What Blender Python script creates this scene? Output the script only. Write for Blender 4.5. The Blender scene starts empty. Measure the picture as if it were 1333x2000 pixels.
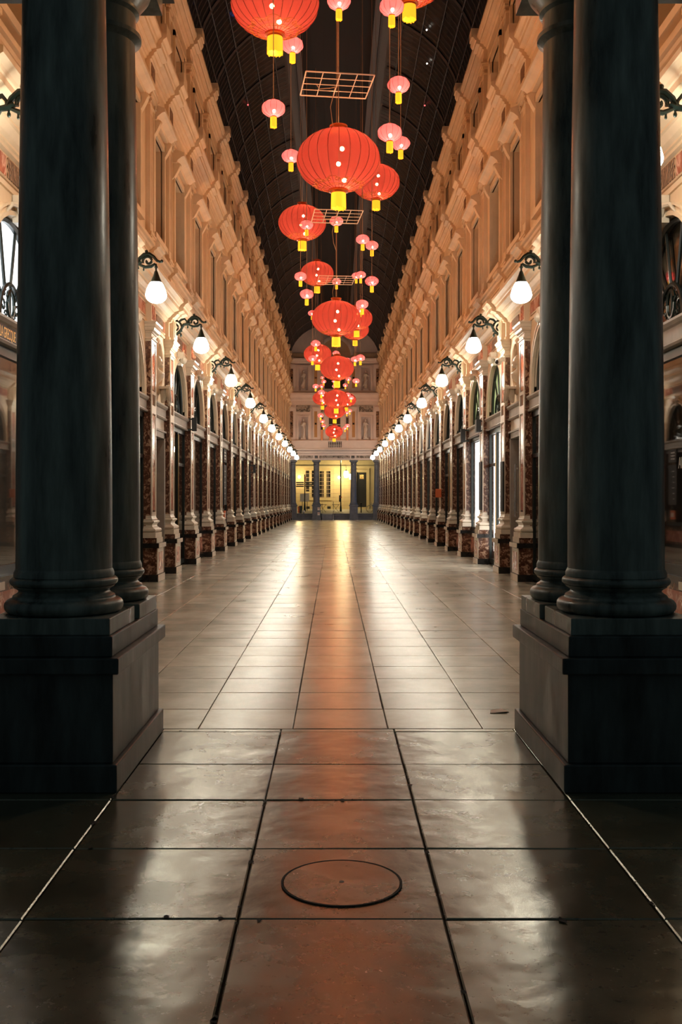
import bpy, bmesh, math, random
from mathutils import Vector, Matrix
random.seed(7)
PI = math.pi
sc = bpy.context.scene
COL = sc.collection
# ---------------------------------------------------------------- camera, world, exposure, large lights
AX = 0.09                                   # axis of the gallery (camera stands a little left of it)
cam_data = bpy.data.cameras.new('camera'); cam = bpy.data.objects.new('camera', cam_data); COL.objects.link(cam)
cam.location = (0, 0, 1.7); cam.rotation_euler = (PI/2, 0, 0)
cam_data.lens = 35; cam_data.sensor_width = 36; cam_data.sensor_fit = 'AUTO'
cam_data.shift_x = 14.5/2000; cam_data.shift_y = -22/2000
cam_data.clip_start = 0.05; cam_data.clip_end = 400
sc.camera = cam
world = bpy.data.worlds.new('night'); sc.world = world; world.use_nodes = True
bg = world.node_tree.nodes['Background']; bg.inputs[0].default_value = (0.44, 0.60, 0.64, 1); bg.inputs[1].default_value = 0.075
sc.view_settings.view_transform = 'Standard'; sc.view_settings.look = 'None'
sc.view_settings.exposure = 0.0; sc.view_settings.gamma = 1.0; sc.view_settings.use_curve_mapping = False
cy = sc.cycles
cy.use_denoising = True; cy.max_bounces = 7; cy.diffuse_bounces = 4; cy.glossy_bounces = 3; cy.transmission_bounces = 4
cy.transparent_max_bounces = 10; cy.sample_clamp_indirect = 12.0; cy.use_adaptive_sampling = True; cy.adaptive_threshold = 0.02
cy.caustics_reflective = False; cy.caustics_refractive = False
GLOBE = 62.0                                # radiance of the opal lamp globes
def area(name, loc, rot, sx, sy, col, power):
    l = bpy.data.lights.new(name, 'AREA'); l.shape = 'RECTANGLE'; l.size = sx; l.size_y = sy; l.color = col; l.energy = power
    o = bpy.data.objects.new(name, l); COL.objects.link(o); o.location = loc; o.rotation_euler = rot; return o
# small warm floodlights standing on the first cornice of each side, aimed at the upper storeys across the nave
WASH = 560
for s, cc in ((-1, (1.0, 0.40, 0.12)), (1, (1.0, 0.47, 0.17))):
    for k in range(13):
        l = bpy.data.lights.new('cornice_floodlight', 'SPOT'); l.energy = WASH; l.color = cc; l.spot_size = math.radians(100); l.spot_blend = 0.9; l.shadow_soft_size = 0.08
        o = bpy.data.objects.new('cornice_floodlight', l); COL.objects.link(o); o.location = (AX+s*3.50, 9.0+6.3*k, 6.62)
        o.rotation_euler = Vector((-s*7.2, 0.0, 2.6)).to_track_quat('-Z', 'Y').to_euler()
def point(name, loc, r, col, power):
    l = bpy.data.lights.new(name, 'POINT'); l.shadow_soft_size = r; l.color = col; l.energy = power
    o = bpy.data.objects.new(name, l); COL.objects.link(o); o.location = loc; return o

# ---------------------------------------------------------------- materials
def nmat(name):
    m = bpy.data.materials.new(name); m.use_nodes = True
    return m, m.node_tree, m.node_tree.nodes['Principled BSDF']
def node(nt, t, **kw):
    n = nt.nodes.new(t)
    for k, v in kw.items():
        if k in n.inputs.keys(): n.inputs[k].default_value = v
        else: setattr(n, k, v)
    return n
def mapping(nt, scale=(1, 1, 1)):
    tc = node(nt, 'ShaderNodeTexCoord'); mp = node(nt, 'ShaderNodeMapping'); mp.inputs['Scale'].default_value = scale
    nt.links.new(tc.outputs['Object'], mp.inputs[0]); return mp
def plain(name, col, rough=0.6, metal=0.0, var=0.0, scale=6.0, bump=0.0, map_scale=(1, 1, 1), detail=5.0, rvar=0.0, spec=0.5):
    m, nt, p = nmat(name)
    p.inputs['Base Color'].default_value = (*col, 1); p.inputs['Roughness'].default_value = rough; p.inputs['Metallic'].default_value = metal
    p.inputs['Specular IOR Level'].default_value = spec
    if var or bump or rvar:
        mp = mapping(nt, map_scale); nz = node(nt, 'ShaderNodeTexNoise', Scale=scale, Detail=detail, Roughness=0.6); nt.links.new(mp.outputs[0], nz.inputs['Vector'])
        if var:
            r = node(nt, 'ShaderNodeValToRGB'); r.color_ramp.elements[0].position = 0.3; r.color_ramp.elements[1].position = 0.7
            r.color_ramp.elements[0].color = (*[c*(1-var) for c in col], 1); r.color_ramp.elements[1].color = (*[min(1, c*(1+var)) for c in col], 1)
            nt.links.new(nz.outputs[0], r.inputs[0]); nt.links.new(r.outputs[0], p.inputs['Base Color'])
        if rvar:
            mr = node(nt, 'ShaderNodeMapRange'); mr.inputs[1].default_value = 0.3; mr.inputs[2].default_value = 0.7
            mr.inputs[3].default_value = rough-rvar; mr.inputs[4].default_value = rough+rvar
            nt.links.new(nz.outputs[0], mr.inputs[0]); nt.links.new(mr.outputs[0], p.inputs['Roughness'])
        if bump:
            b = node(nt, 'ShaderNodeBump', Strength=bump, Distance=0.02); nt.links.new(nz.outputs[0], b.inputs['Height']); nt.links.new(b.outputs[0], p.inputs['Normal'])
    return m
def marble(name, dark, mid, light, scale=3.0, rough=0.13):
    m, nt, p = nmat(name); mp = mapping(nt)
    n1 = node(nt, 'ShaderNodeTexNoise', Scale=scale, Detail=6.0, Roughness=0.65, Distortion=1.6); nt.links.new(mp.outputs[0], n1.inputs['Vector'])
    r = node(nt, 'ShaderNodeValToRGB'); e = r.color_ramp.elements
    e[0].position = 0.32; e[0].color = (*dark, 1); e[1].position = 0.53; e[1].color = (*mid, 1)
    x = e.new(0.60); x.color = (*light, 1); x = e.new(0.66); x.color = (*mid, 1)
    nt.links.new(n1.outputs[0], r.inputs[0]); nt.links.new(r.outputs[0], p.inputs['Base Color'])
    p.inputs['Roughness'].default_value = rough
    return m
def emit(name, col, strength):
    m = bpy.data.materials.new(name); m.use_nodes = True; nt = m.node_tree; nt.nodes.clear()
    e = node(nt, 'ShaderNodeEmission'); e.inputs[0].default_value = (*col, 1); e.inputs[1].default_value = strength
    o = node(nt, 'ShaderNodeOutputMaterial'); nt.links.new(e.outputs[0], o.inputs[0]); return m
def glassy(name, tint=(1, 1, 1), refl=0.04, rough=0.02):
    m = bpy.data.materials.new(name); m.use_nodes = True; nt = m.node_tree; nt.nodes.clear()
    t = node(nt, 'ShaderNodeBsdfTransparent'); t.inputs[0].default_value = (*tint, 1)
    g = node(nt, 'ShaderNodeBsdfGlossy', Roughness=rough); lw = node(nt, 'ShaderNodeLayerWeight'); pw = node(nt, 'ShaderNodeMath'); pw.operation = 'POWER'; pw.inputs[1].default_value = 5.0; fr = node(nt, 'ShaderNodeMath'); fr.operation = 'MULTIPLY_ADD'; fr.inputs[1].default_value = 0.9; fr.inputs[2].default_value = 0.045; nt.links.new(lw.outputs['Facing'], pw.inputs[0]); nt.links.new(pw.outputs[0], fr.inputs[0])
    mx = node(nt, 'ShaderNodeMixShader'); o = node(nt, 'ShaderNodeOutputMaterial')
    nt.links.new(fr.outputs[0], mx.inputs[0]); nt.links.new(t.outputs[0], mx.inputs[1]); nt.links.new(g.outputs[0], mx.inputs[2]); nt.links.new(mx.outputs[0], o.inputs[0])
    return m
def fabric(name, col, tcol, ecol, em, transp):
    """lantern cloth: light from the bulb passes through it; the thin cloth itself glows"""
    m = bpy.data.materials.new(name); m.use_nodes = True; nt = m.node_tree; nt.nodes.clear()
    d = node(nt, 'ShaderNodeBsdfDiffuse'); d.inputs[0].default_value = (*col, 1)
    t = node(nt, 'ShaderNodeBsdfTranslucent'); t.inputs[0].default_value = (*tcol, 1)
    m1 = node(nt, 'ShaderNodeMixShader'); m1.inputs[0].default_value = 0.7
    tr = node(nt, 'ShaderNodeBsdfTransparent'); tr.inputs[0].default_value = (1, 0.66, 0.5, 1)
    m2 = node(nt, 'ShaderNodeMixShader'); m2.inputs[0].default_value = transp
    e = node(nt, 'ShaderNodeEmission'); e.inputs[0].default_value = (*ecol, 1); e.inputs[1].default_value = em
    a = node(nt, 'ShaderNodeAddShader'); o = node(nt, 'ShaderNodeOutputMaterial')
    nt.links.new(d.outputs[0], m1.inputs[1]); nt.links.new(t.outputs[0], m1.inputs[2])
    nt.links.new(m1.outputs[0], m2.inputs[1]); nt.links.new(tr.outputs[0], m2.inputs[2])
    nt.links.new(m2.outputs[0], a.inputs[0]); nt.links.new(e.outputs[0], a.inputs[1]); nt.links.new(a.outputs[0], o.inputs[0])
    return m
def relief(name, col, scale=5.0):
    """carved scroll relief"""
    m, nt, p = nmat(name); mp = mapping(nt)
    v = node(nt, 'ShaderNodeTexWave', Scale=scale, Distortion=9.0, Detail=2.0); v.wave_type = 'RINGS'; v.inputs['Detail Scale'].default_value = 1.3
    nt.links.new(mp.outputs[0], v.inputs['Vector'])
    r = node(nt, 'ShaderNodeValToRGB'); r.color_ramp.elements[0].position = 0.15; r.color_ramp.elements[1].position = 0.5
    r.color_ramp.elements[0].color = (*[c*0.35 for c in col], 1); r.color_ramp.elements[1].color = (*col, 1)
    nt.links.new(v.outputs[1], r.inputs[0]); nt.links.new(r.outputs[0], p.inputs['Base Color'])
    b = node(nt, 'ShaderNodeBump', Strength=1.0, Distance=0.05); nt.links.new(v.outputs[1], b.inputs['Height']); nt.links.new(b.outputs[0], p.inputs['Normal'])
    p.inputs['Roughness'].default_value = 0.6; return m

M = {}
M['plaster'] = plain('cream_plaster', (0.70, 0.55, 0.385), 0.55, var=0.10, scale=1.6, bump=0.08)
M['plaster_deep'] = plain('ochre_plaster', (0.56, 0.40, 0.26), 0.6, var=0.15, scale=2.0)
M['stone'] = plain('pale_stone', (0.62, 0.54, 0.43), 0.30, var=0.10, scale=5.0)
M['band'] = plain('grey_band_stone', (0.36, 0.33, 0.29), 0.45, var=0.12, scale=5.0)
M['marble'] = marble('brown_marble', (0.042, 0.017, 0.010), (0.13, 0.055, 0.032), (0.50, 0.33, 0.22), 7.5)
M['red_marble'] = marble('red_marble', (0.30, 0.08, 0.05), (0.42, 0.15, 0.10), (0.75, 0.45, 0.35), 2.5, 0.16)
M['black_marble'] = plain('black_marble', (0.018, 0.016, 0.015), 0.16, var=0.3, scale=8)
M['relief'] = relief('carved_relief', (0.42, 0.24, 0.14), 5.0)
M['relief_pale'] = relief('pale_relief', (0.45, 0.38, 0.33), 3.0)
M['bluestone'] = plain('dark_bluestone', (0.16, 0.188, 0.170), 0.35, var=0.75, scale=2.6, bump=0.12, map_scale=(3, 3, 0.5), rvar=0.12)  # lighter than the plinth stone: light from above put into the colour
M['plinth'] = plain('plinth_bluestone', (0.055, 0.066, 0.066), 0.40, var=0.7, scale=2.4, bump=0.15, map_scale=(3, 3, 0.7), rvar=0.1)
M['greypillar'] = plain('grey_bluestone', (0.13, 0.14, 0.17), 0.5, var=0.2, scale=3.0)
M['iron'] = plain('green_black_iron', (0.008, 0.019, 0.015), 0.38, metal=0.2)
M['frame'] = plain('dark_shop_frame', (0.018, 0.024, 0.022), 0.3, metal=0.2)
M['brass'] = plain('brass', (0.65, 0.42, 0.16), 0.28, metal=1.0)
M['gold'] = plain('gold_leaf', (0.85, 0.55, 0.15), 0.35, metal=0.9)
M['steel'] = plain('steel', (0.6, 0.6, 0.6), 0.25, metal=1.0)
M['white_bar'] = plain('white_painted_bar', (0.75, 0.62, 0.55), 0.5)
M['glass'] = glassy('shop_glass')
M['roof'] = plain('dark_roof_panes', (0.010, 0.010, 0.014), 0.38, var=0.35, scale=3.0)
M['roofbar'] = plain('roof_iron', (0.06, 0.057, 0.064), 0.5)
M['roof_black'] = plain('black_roof', (0.004, 0.004, 0.005), 0.7)
M['dark_room'] = plain('dark_interior', (0.030, 0.024, 0.018), 0.7, var=0.4, scale=1.4)
M['grey_room'] = plain('grey_interior', (0.30, 0.27, 0.23), 0.6, var=0.5, scale=1.1)
M['dark_door'] = plain('dark_door', (0.035, 0.022, 0.016), 0.35)
M['green_floor_light'] = None
M['globe'] = emit('opal_globe', (1.0, 0.96, 0.80), GLOBE)
M['lit_white'] = emit('lit_white_blind', (1.0, 0.95, 0.90), 4.5)
M['lit_cream'] = emit('lit_cream_room', (1.0, 0.88, 0.72), 2.0)
M['lit_arch_white'] = emit('lit_white_fanlight', (0.90, 0.96, 1.0), 2.6)
M['lit_arch_green'] = emit('lit_yellow_green_fanlight', (0.62, 0.68, 0.30), 0.75)
M['lit_blue'] = emit('lit_blue_screen', (0.22, 0.45, 0.95), 0.75)
M['lit_teal'] = emit('lit_teal_room', (0.22, 0.42, 0.46), 1.0)
M['lit_orange'] = emit('lit_orange_room', (1.0, 0.28, 0.10), 0.5)
M['fairy_white'] = emit('fairy_white', (1.0, 0.95, 0.8), 6); M['fairy_blue'] = emit('fairy_blue', (0.05, 0.2, 1.0), 6); M['fairy_red'] = emit('fairy_red', (1.0, 0.08, 0.08), 4)
M['bulb'] = emit('warm_bulb', (1.0, 0.52, 0.26), 2200)
M['bulb_small'] = emit('warm_small_bulb', (1.0, 0.84, 0.74), 75)
M['cloth'] = fabric('red_lantern_cloth', (0.25, 0.022, 0.016), (0.048, 0.0095, 0.008), (0.8, 0.06, 0.045), 0.10, 0.10)
M['cloth_small'] = fabric('pink_lantern_cloth', (0.60, 0.09, 0.09), (0.95, 0.26, 0.24), (0.95, 0.14, 0.13), 0.20, 0.16)
M['rib'] = plain('red_rib', (0.16, 0.015, 0.008), 0.5)
M['collar'] = plain('red_gold_collar', (0.55, 0.12, 0.03), 0.3, metal=0.5)
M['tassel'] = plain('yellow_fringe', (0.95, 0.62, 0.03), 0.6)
_p = M['tassel'].node_tree.nodes['Principled BSDF']; _p.inputs['Emission Color'].default_value = (1.0, 0.60, 0.03, 1); _p.inputs['Emission Strength'].default_value = 0.75  # fringe glows by itself, standing in for lantern light falling on it
M['cable'] = plain('cable', (0.35, 0.22, 0.15), 0.5)
M['statue'] = plain('statue_stone', (0.66, 0.60, 0.57), 0.55, var=0.15, scale=8)
M['street'] = plain('street_paving', (0.42, 0.36, 0.22), 0.6, var=0.2, scale=2)
M['facade'] = plain('street_facade', (0.62, 0.50, 0.27), 0.7, var=0.08, scale=1.2)
M['black'] = plain('matt_black', (0.012, 0.012, 0.012), 0.5)
M['paper'] = plain('paper', (0.75, 0.66, 0.58), 0.7)
M['orange'] = plain('orange_sign', (0.75, 0.16, 0.04), 0.5)
M['white'] = plain('white_paint', (0.8, 0.78, 0.74), 0.5)
M['tyre'] = plain('cream_tyre', (0.75, 0.62, 0.35), 0.6)
M['bluepaint'] = plain('blue_grey_paint', (0.12, 0.18, 0.25), 0.4)
M['lamp_warm'] = emit('street_lamp_glow', (1.0, 0.86, 0.6), 9)

def floor_material(name, base, rough, bump, scale, ior, pit, rv):
    m, nt, p = nmat(name); mp = mapping(nt)
    n1 = node(nt, 'ShaderNodeTexNoise', Scale=scale, Detail=8.0, Roughness=0.62); nt.links.new(mp.outputs[0], n1.inputs['Vector'])
    n2 = node(nt, 'ShaderNodeTexNoise', Scale=22.0, Detail=4.0, Roughness=0.7); nt.links.new(mp.outputs[0], n2.inputs['Vector'])
    at = node(nt, 'ShaderNodeAttribute'); at.attribute_name = 'tone'
    r = node(nt, 'ShaderNodeValToRGB'); r.color_ramp.elements[0].position = 0.3; r.color_ramp.elements[1].position = 0.72
    r.color_ramp.elements[0].color = (*[c*0.62 for c in base], 1); r.color_ramp.elements[1].color = (*[c*1.25 for c in base], 1)
    nt.links.new(n1.outputs[0], r.inputs[0])
    # small dark pits and stains
    r2 = node(nt, 'ShaderNodeValToRGB'); r2.color_ramp.elements[0].position = pit; r2.color_ramp.elements[0].color = (0.35, 0.33, 0.3, 1)
    r2.color_ramp.elements[1].position = pit+0.08; r2.color_ramp.elements[1].color = (1, 1, 1, 1); nt.links.new(n2.outputs[0], r2.inputs[0])
    mx = node(nt, 'ShaderNodeMix'); mx.data_type = 'RGBA'; mx.blend_type = 'MULTIPLY'; mx.inputs[0].default_value = 1.0
    nt.links.new(r.outputs[0], mx.inputs[6]); nt.links.new(r2.outputs[0], mx.inputs[7])
    mx2 = node(nt, 'ShaderNodeMix'); mx2.data_type = 'RGBA'; mx2.blend_type = 'MULTIPLY'; mx2.inputs[0].default_value = 1.0
    nt.links.new(mx.outputs[2], mx2.inputs[6]); nt.links.new(at.outputs['Color'], mx2.inputs[7]); nt.links.new(mx2.outputs[2], p.inputs['Base Color'])
    mr = node(nt, 'ShaderNodeMapRange'); mr.inputs[1].default_value = 0.3; mr.inputs[2].default_value = 0.7; mr.inputs[3].default_value = rough-0.02; mr.inputs[4].default_value = rough+rv
    nt.links.new(n1.outputs[0], mr.inputs[0]); nt.links.new(mr.outputs[0], p.inputs['Roughness'])
    n3 = node(nt, 'ShaderNodeTexNoise', Scale=scale*1.6, Detail=2.5, Roughness=0.5); nt.links.new(mp.outputs[0], n3.inputs['Vector'])
    b = node(nt, 'ShaderNodeBump', Strength=bump, Distance=0.02); nt.links.new(n3.outputs[0], b.inputs['Height'])
    b2 = node(nt, 'ShaderNodeBump', Strength=bump*0.35, Distance=0.004); nt.links.new(n2.outputs[0], b2.inputs['Height']); nt.links.new(b.outputs[0], b2.inputs['Normal'])
    nt.links.new(b2.outputs[0], p.inputs['Normal'])
    p.inputs['IOR'].default_value = ior; p.inputs['Specular Tint'].default_value = (1.0, 0.95, 0.80, 1)
    return m
M['slab'] = floor_material('worn_grey_slabs', (0.125, 0.125, 0.080), 0.225, 0.40, 1.9, 2.25, 0.33, 0.08)
M['tile'] = floor_material('polished_grey_tiles', (0.46, 0.43, 0.34), 0.24, 0.05, 1.2, 2.0, 0.16, 0.03)
M['joint'] = plain('floor_joint', (0.03, 0.026, 0.022), 0.8)

# ---------------------------------------------------------------- mesh helpers
class MB:
    def __init__(s): s.v = []; s.f = []; s.m = []; s.mats = []
    def mi(s, mat):
        if mat not in s.mats: s.mats.append(mat)
        return s.mats.index(mat)
    def face(s, pts, mat):
        i = len(s.v); s.v += [tuple(p) for p in pts]; s.f.append(tuple(range(i, i+len(pts)))); s.m.append(s.mi(mat))
    def box(s, x0, x1, y0, y1, z0, z1, mat):
        i = len(s.v); k = s.mi(mat)
        s.v += [(x0,y0,z0),(x1,y0,z0),(x1,y1,z0),(x0,y1,z0),(x0,y0,z1),(x1,y0,z1),(x1,y1,z1),(x0,y1,z1)]
        for q in ((0,3,2,1),(4,5,6,7),(0,1,5,4),(1,2,6,5),(2,3,7,6),(3,0,4,7)):
            s.f.append(tuple(i+a for a in q)); s.m.append(k)
    def prism(s, prof, a0, a1, mat, axis='y'):
        """closed outline (p, z) swept along y (or outline (p, z) with p = y swept along x)"""
        i = len(s.v); n = len(prof); k = s.mi(mat)
        for a in (a0, a1):
            for p, z in prof: s.v.append((p, a, z) if axis == 'y' else (a, p, z))
        for j in range(n):
            s.f.append((i+j, i+(j+1) % n, i+n+(j+1) % n, i+n+j)); s.m.append(k)
        s.f.append(tuple(i+j for j in range(n))); s.m.append(k); s.f.append(tuple(i+n+j for j in reversed(range(n)))); s.m.append(k)
    def lathe(s, prof, mat, c=(0,0,0), seg=24, mod=None, arc=2*PI):
        i = len(s.v); k = s.mi(mat)
        for r, z in prof:
            for j in range(seg):
                a = arc*j/seg; rr = r*(mod(a, z) if mod else 1)
                s.v.append((c[0]+rr*math.cos(a), c[1]+rr*math.sin(a), c[2]+z))
        for q in range(len(prof)-1):
            for j in range(seg):
                s.f.append((i+q*seg+j, i+q*seg+(j+1) % seg, i+(q+1)*seg+(j+1) % seg, i+(q+1)*seg+j)); s.m.append(k)
    def tube(s, pts, r, mat, seg=6):
        pts = [Vector(p) for p in pts]; n = len(pts); i = len(s.v); k = s.mi(mat)
        rs = r if isinstance(r, (list, tuple)) else [r]*n
        up = Vector((0, 0, 1))
        for q, p in enumerate(pts):
            d = (pts[min(q+1, n-1)]-pts[max(q-1, 0)]).normalized()
            a = d.cross(up)
            if a.length < 0.05: a = d.cross(Vector((0, 1, 0)))
            if a.length < 0.05: a = d.cross(Vector((1, 0, 0)))
            a.normalize(); b = d.cross(a)
            for j in range(seg):
                t = 2*PI*j/seg; s.v.append(tuple(p+a*(rs[q]*math.cos(t))+b*(rs[q]*math.sin(t))))
        for q in range(n-1):
            for j in range(seg):
                s.f.append((i+q*seg+j, i+q*seg+(j+1) % seg, i+(q+1)*seg+(j+1) % seg, i+(q+1)*seg+j)); s.m.append(k)
        s.f.append(tuple(i+j for j in reversed(range(seg)))); s.m.append(k); s.f.append(tuple(i+(n-1)*seg+j for j in range(seg))); s.m.append(k)
    def ball(s, c, r, mat, seg=10, sc_=(1,1,1)):
        prof = [(r*math.sin(PI*t/6)*sc_[0], -r*math.cos(PI*t/6)*sc_[2]) for t in range(7)]
        prof[0] = (0.0001, prof[0][1]); prof[-1] = (0.0001, prof[-1][1]); s.lathe(prof, mat, c, seg)
    def mesh(s, name, smooth=False):
        me = bpy.data.meshes.new(name); me.from_pydata(s.v, [], s.f)
        for mt in s.mats: me.materials.append(mt)
        me.polygons.foreach_set('material_index', s.m)
        bm = bmesh.new(); bm.from_mesh(me); bmesh.ops.recalc_face_normals(bm, faces=bm.faces); bm.to_mesh(me); bm.free()
        if smooth:
            me.polygons.foreach_set('use_smooth', [True]*len(me.polygons))
            try: me.set_sharp_from_angle(angle=math.radians(38))
            except Exception: pass
        me.update(); return me
def link(name, me, parent=None, loc=(0,0,0), rz=0, scale=(1,1,1)):
    o = bpy.data.objects.new(name, me); COL.objects.link(o); o.location = loc; o.rotation_euler = (0, 0, rz); o.scale = scale
    if parent: o.parent = parent
    return o
def obj(name, mb, parent=None, loc=(0,0,0), rz=0, scale=(1,1,1), smooth=False, bevel=0):
    o = link(name, mb.mesh(name, smooth), parent, loc, rz, scale)
    if bevel:
        md = o.modifiers.new('bevel', 'BEVEL'); md.width = bevel; md.segments = 2; md.limit_method = 'ANGLE'; md.angle_limit = math.radians(40)
    return o
def tag(o, label, cat, group=None):
    o['label'] = label; o['category'] = cat
    if group: o['group'] = group
    return o
def thing(name, label, cat, loc=(0,0,0), rz=0, group=None, scale=(1,1,1)):
    o = link(name, None, None, loc, rz, scale); return tag(o, label, cat, group)
def structure(o): o['kind'] = 'structure'; return o
def copy_tree(o, parent=None):
    c = o.copy(); COL.objects.link(c); c.parent = parent
    for ch in KIDS.get(o.name, ()): copy_tree(ch, c)
    return c
KIDS = {}
def index_kids(root):
    def rec(o, allo):
        KIDS[o.name] = [x for x in allo if x.parent == o]
        for x in KIDS[o.name]: rec(x, allo)
    rec(root, list(COL.objects))
ORD = ['first','second','third','fourth','fifth','sixth','seventh','eighth','ninth','tenth','eleventh','twelfth','thirteenth','fourteenth','fifteenth','sixteenth','seventeenth','eighteenth','nineteenth','twentieth','twenty-first','twenty-second','twenty-third','twenty-fourth','twenty-fifth','twenty-sixth','twenty-seventh','twenty-eighth','twenty-ninth','thirtieth']
def arcpts(cx, cz, r, a0, a1, n=10, y=0.0, r1=None):
    out = []
    for i in range(n+1):
        t = i/n; a = math.radians(a0+(a1-a0)*t); rr = r if r1 is None else r+(r1-r)*t
        out.append((cx+rr*math.cos(a), y, cz+rr*math.sin(a)))
    return out

# ---------------------------------------------------------------- floor (real slabs, each laid a hair out of level)
def slab_floor(name, xs, ys, mat, gap, tilt, zvar, bev=0.008, hole=None):
    v, f, mi, tones = [], [], [], []
    def quad(p): i = len(v); v.extend(p); f.append((i, i+1, i+2, i+3))
    for a in range(len(xs)-1):
        for b in range(len(ys)-1):
            x0, x1, y0, y1 = xs[a]+gap*random.uniform(.6, 1.4), xs[a+1]-gap*random.uniform(.6, 1.4), ys[b]+gap*random.uniform(.6, 1.4), ys[b+1]-gap*random.uniform(.6, 1.4)
            tx, ty, dz = random.uniform(-tilt, tilt), random.uniform(-tilt, tilt), -random.uniform(0, zvar)
            xm, ym = (x0+x1)/2, (y0+y1)/2
            z = lambda x, y: dz+tx*(x-xm)+ty*(y-ym)
            tone = random.uniform(0.82, 1.12)
            o = [(x0,y0),(x1,y0),(x1,y1),(x0,y1)]; n = [(x0+bev,y0+bev),(x1-bev,y0+bev),(x1-bev,y1-bev),(x0+bev,y1-bev)]
            quad([(x, y, z(x, y)) for x, y in n]); tones.append(tone); mi.append(0)
            for k in range(4):
                p, q = o[k], o[(k+1) % 4]; p2, q2 = n[k], n[(k+1) % 4]
                quad([(p[0],p[1],z(*p)-bev*0.8),(q[0],q[1],z(*q)-bev*0.8),(q2[0],q2[1],z(*q2)),(p2[0],p2[1],z(*p2))]); tones.append(tone); mi.append(0)
                quad([(p[0],p[1],-0.05),(q[0],q[1],-0.05),(q[0],q[1],z(*q)-bev*0.8),(p[0],p[1],z(*p)-bev*0.8)]); tones.append(tone*0.7); mi.append(0)
    quad([(xs[0],ys[0],-0.022),(xs[-1],ys[0],-0.022),(xs[-1],ys[-1],-0.022),(xs[0],ys[-1],-0.022)]); tones.append(1); mi.append(1)
    me = bpy.data.meshes.new(name); me.from_pydata(v, [], f); me.materials.append(mat); me.materials.append(M['joint'])
    me.polygons.foreach_set('material_index', mi)
    at = me.color_attributes.new('tone', 'FLOAT_COLOR', 'CORNER'); k = 0
    buf = []
    for t in tones: buf += [t, t, t, 1]*4
    at.data.foreach_set('color', buf)
    bm = bmesh.new(); bm.from_mesh(me); bmesh.ops.recalc_face_normals(bm, faces=bm.faces); bm.to_mesh(me); bm.free()
    return structure(link(name, me))
slab_floor('floor_entrance', [-7.1,-5.3,-4.4,-3.5,-2.6,-1.265,-0.39,0.452,1.343,2.6,3.5,4.4,5.3,7.2], [-3.1,-2.3,-1.5,-0.7,0.1,0.8,1.6,2.4,3.22,4.05,4.87,5.66,6.43,7.33], M['slab'], 0.004, 0.004, 0.003, 0.006)
slab_floor('floor_threshold', [-4.0,-2.6,-1.27,-0.39,0.45,1.34,2.6,4.2], [7.335,7.42], M['tile'], 0.003, 0.003, 0.002, 0.006)
gx = [AX+0.71*(k+0.5)-0.04 for k in range(-7, 8)]; gx[0] -= 0.2
gy = [7.425+0.70*k for k in range(0, 118)]
slab_floor('floor_gallery', gx, gy, M['tile'], 0.0035, 0.0022, 0.0015, 0.005)
# engraved round cover let into the slab, with its key hole
mb = MB(); mb.lathe([(0.262,0.0),(0.262,0.004),(0.272,0.0045),(0.272,0.0)], M['joint'], seg=64)
root = thing('access_cover', 'round stone access cover with a thin dark ring and centre hole, among front slabs', 'manhole cover', (0.036, 4.436, -0.0005))
mb = MB(); mb.lathe([(0.0001,0.0035),(0.258,0.0035),(0.262,0.0)], M['slab'], seg=64); o = obj('cover_disc', mb, root)
ca = o.data.color_attributes.new('tone', 'FLOAT_COLOR', 'CORNER'); ca.data.foreach_set('color', [1.0]*4*len(o.data.loops))
mb = MB(); mb.lathe([(0.262,0.001),(0.262,0.0042),(0.270,0.0042),(0.270,0.001)], M['joint'], seg=64); obj('joint_ring', mb, root)
mb = MB(); mb.lathe([(0.0001,0.0045),(0.011,0.0045),(0.012,0.003)], M['black'], seg=16); obj('key_hole', mb, root)
# scrap of paper by the right plinth
mb = MB(); pts = [(0,0),(0.13,0.01),(0.17,0.07),(0.11,0.10),(0.02,0.08)]
mb.face([(x, y, 0.012+0.02*math.sin(x*20)) for x, y in pts], M['paper']); mb.face([(x, y, 0.010+0.02*math.sin(x*20)) for x, y in reversed(pts)], M['paper'])
for (x0, y0), (x1, y1) in zip(pts, pts[1:]+pts[:1]): mb.face([(x0,y0,0.010+0.02*math.sin(x0*20)),(x1,y1,0.010+0.02*math.sin(x1*20)),(x1,y1,0.012+0.02*math.sin(x1*20)),(x0,y0,0.012+0.02*math.sin(x0*20))], M['paper'])
tag(obj('paper_scrap', mb, None, (1.25, 7.95, -0.008)), 'small torn scrap of white paper lying on the floor by the right plinth', 'paper')
# chips broken out of the slab edges along the joints
mb = MB(); rc = random.Random(5)
for k in range(46):
    jx = rc.choice([-0.39, 0.452, 0.452, -0.39, -1.265, 1.343]); jy = rc.uniform(2.6, 7.3)
    if k % 3 == 0: jx = rc.uniform(-1.2, 1.3); jy = rc.choice([7.33, 6.43, 5.66, 4.87, 4.05])+rc.uniform(-0.02, 0.02)
    rr = rc.uniform(0.005, 0.018); n = 7
    ring = [(jx+rr*rc.uniform(.5, 1.3)*math.cos(2*PI*q/n), jy+rr*1.4*rc.uniform(.5, 1.4)*math.sin(2*PI*q/n)) for q in range(n)]
    mb.face([(x, y, 0.0022) for x, y in ring], M['joint'])
structure(obj('floor_chips', mb))

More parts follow.
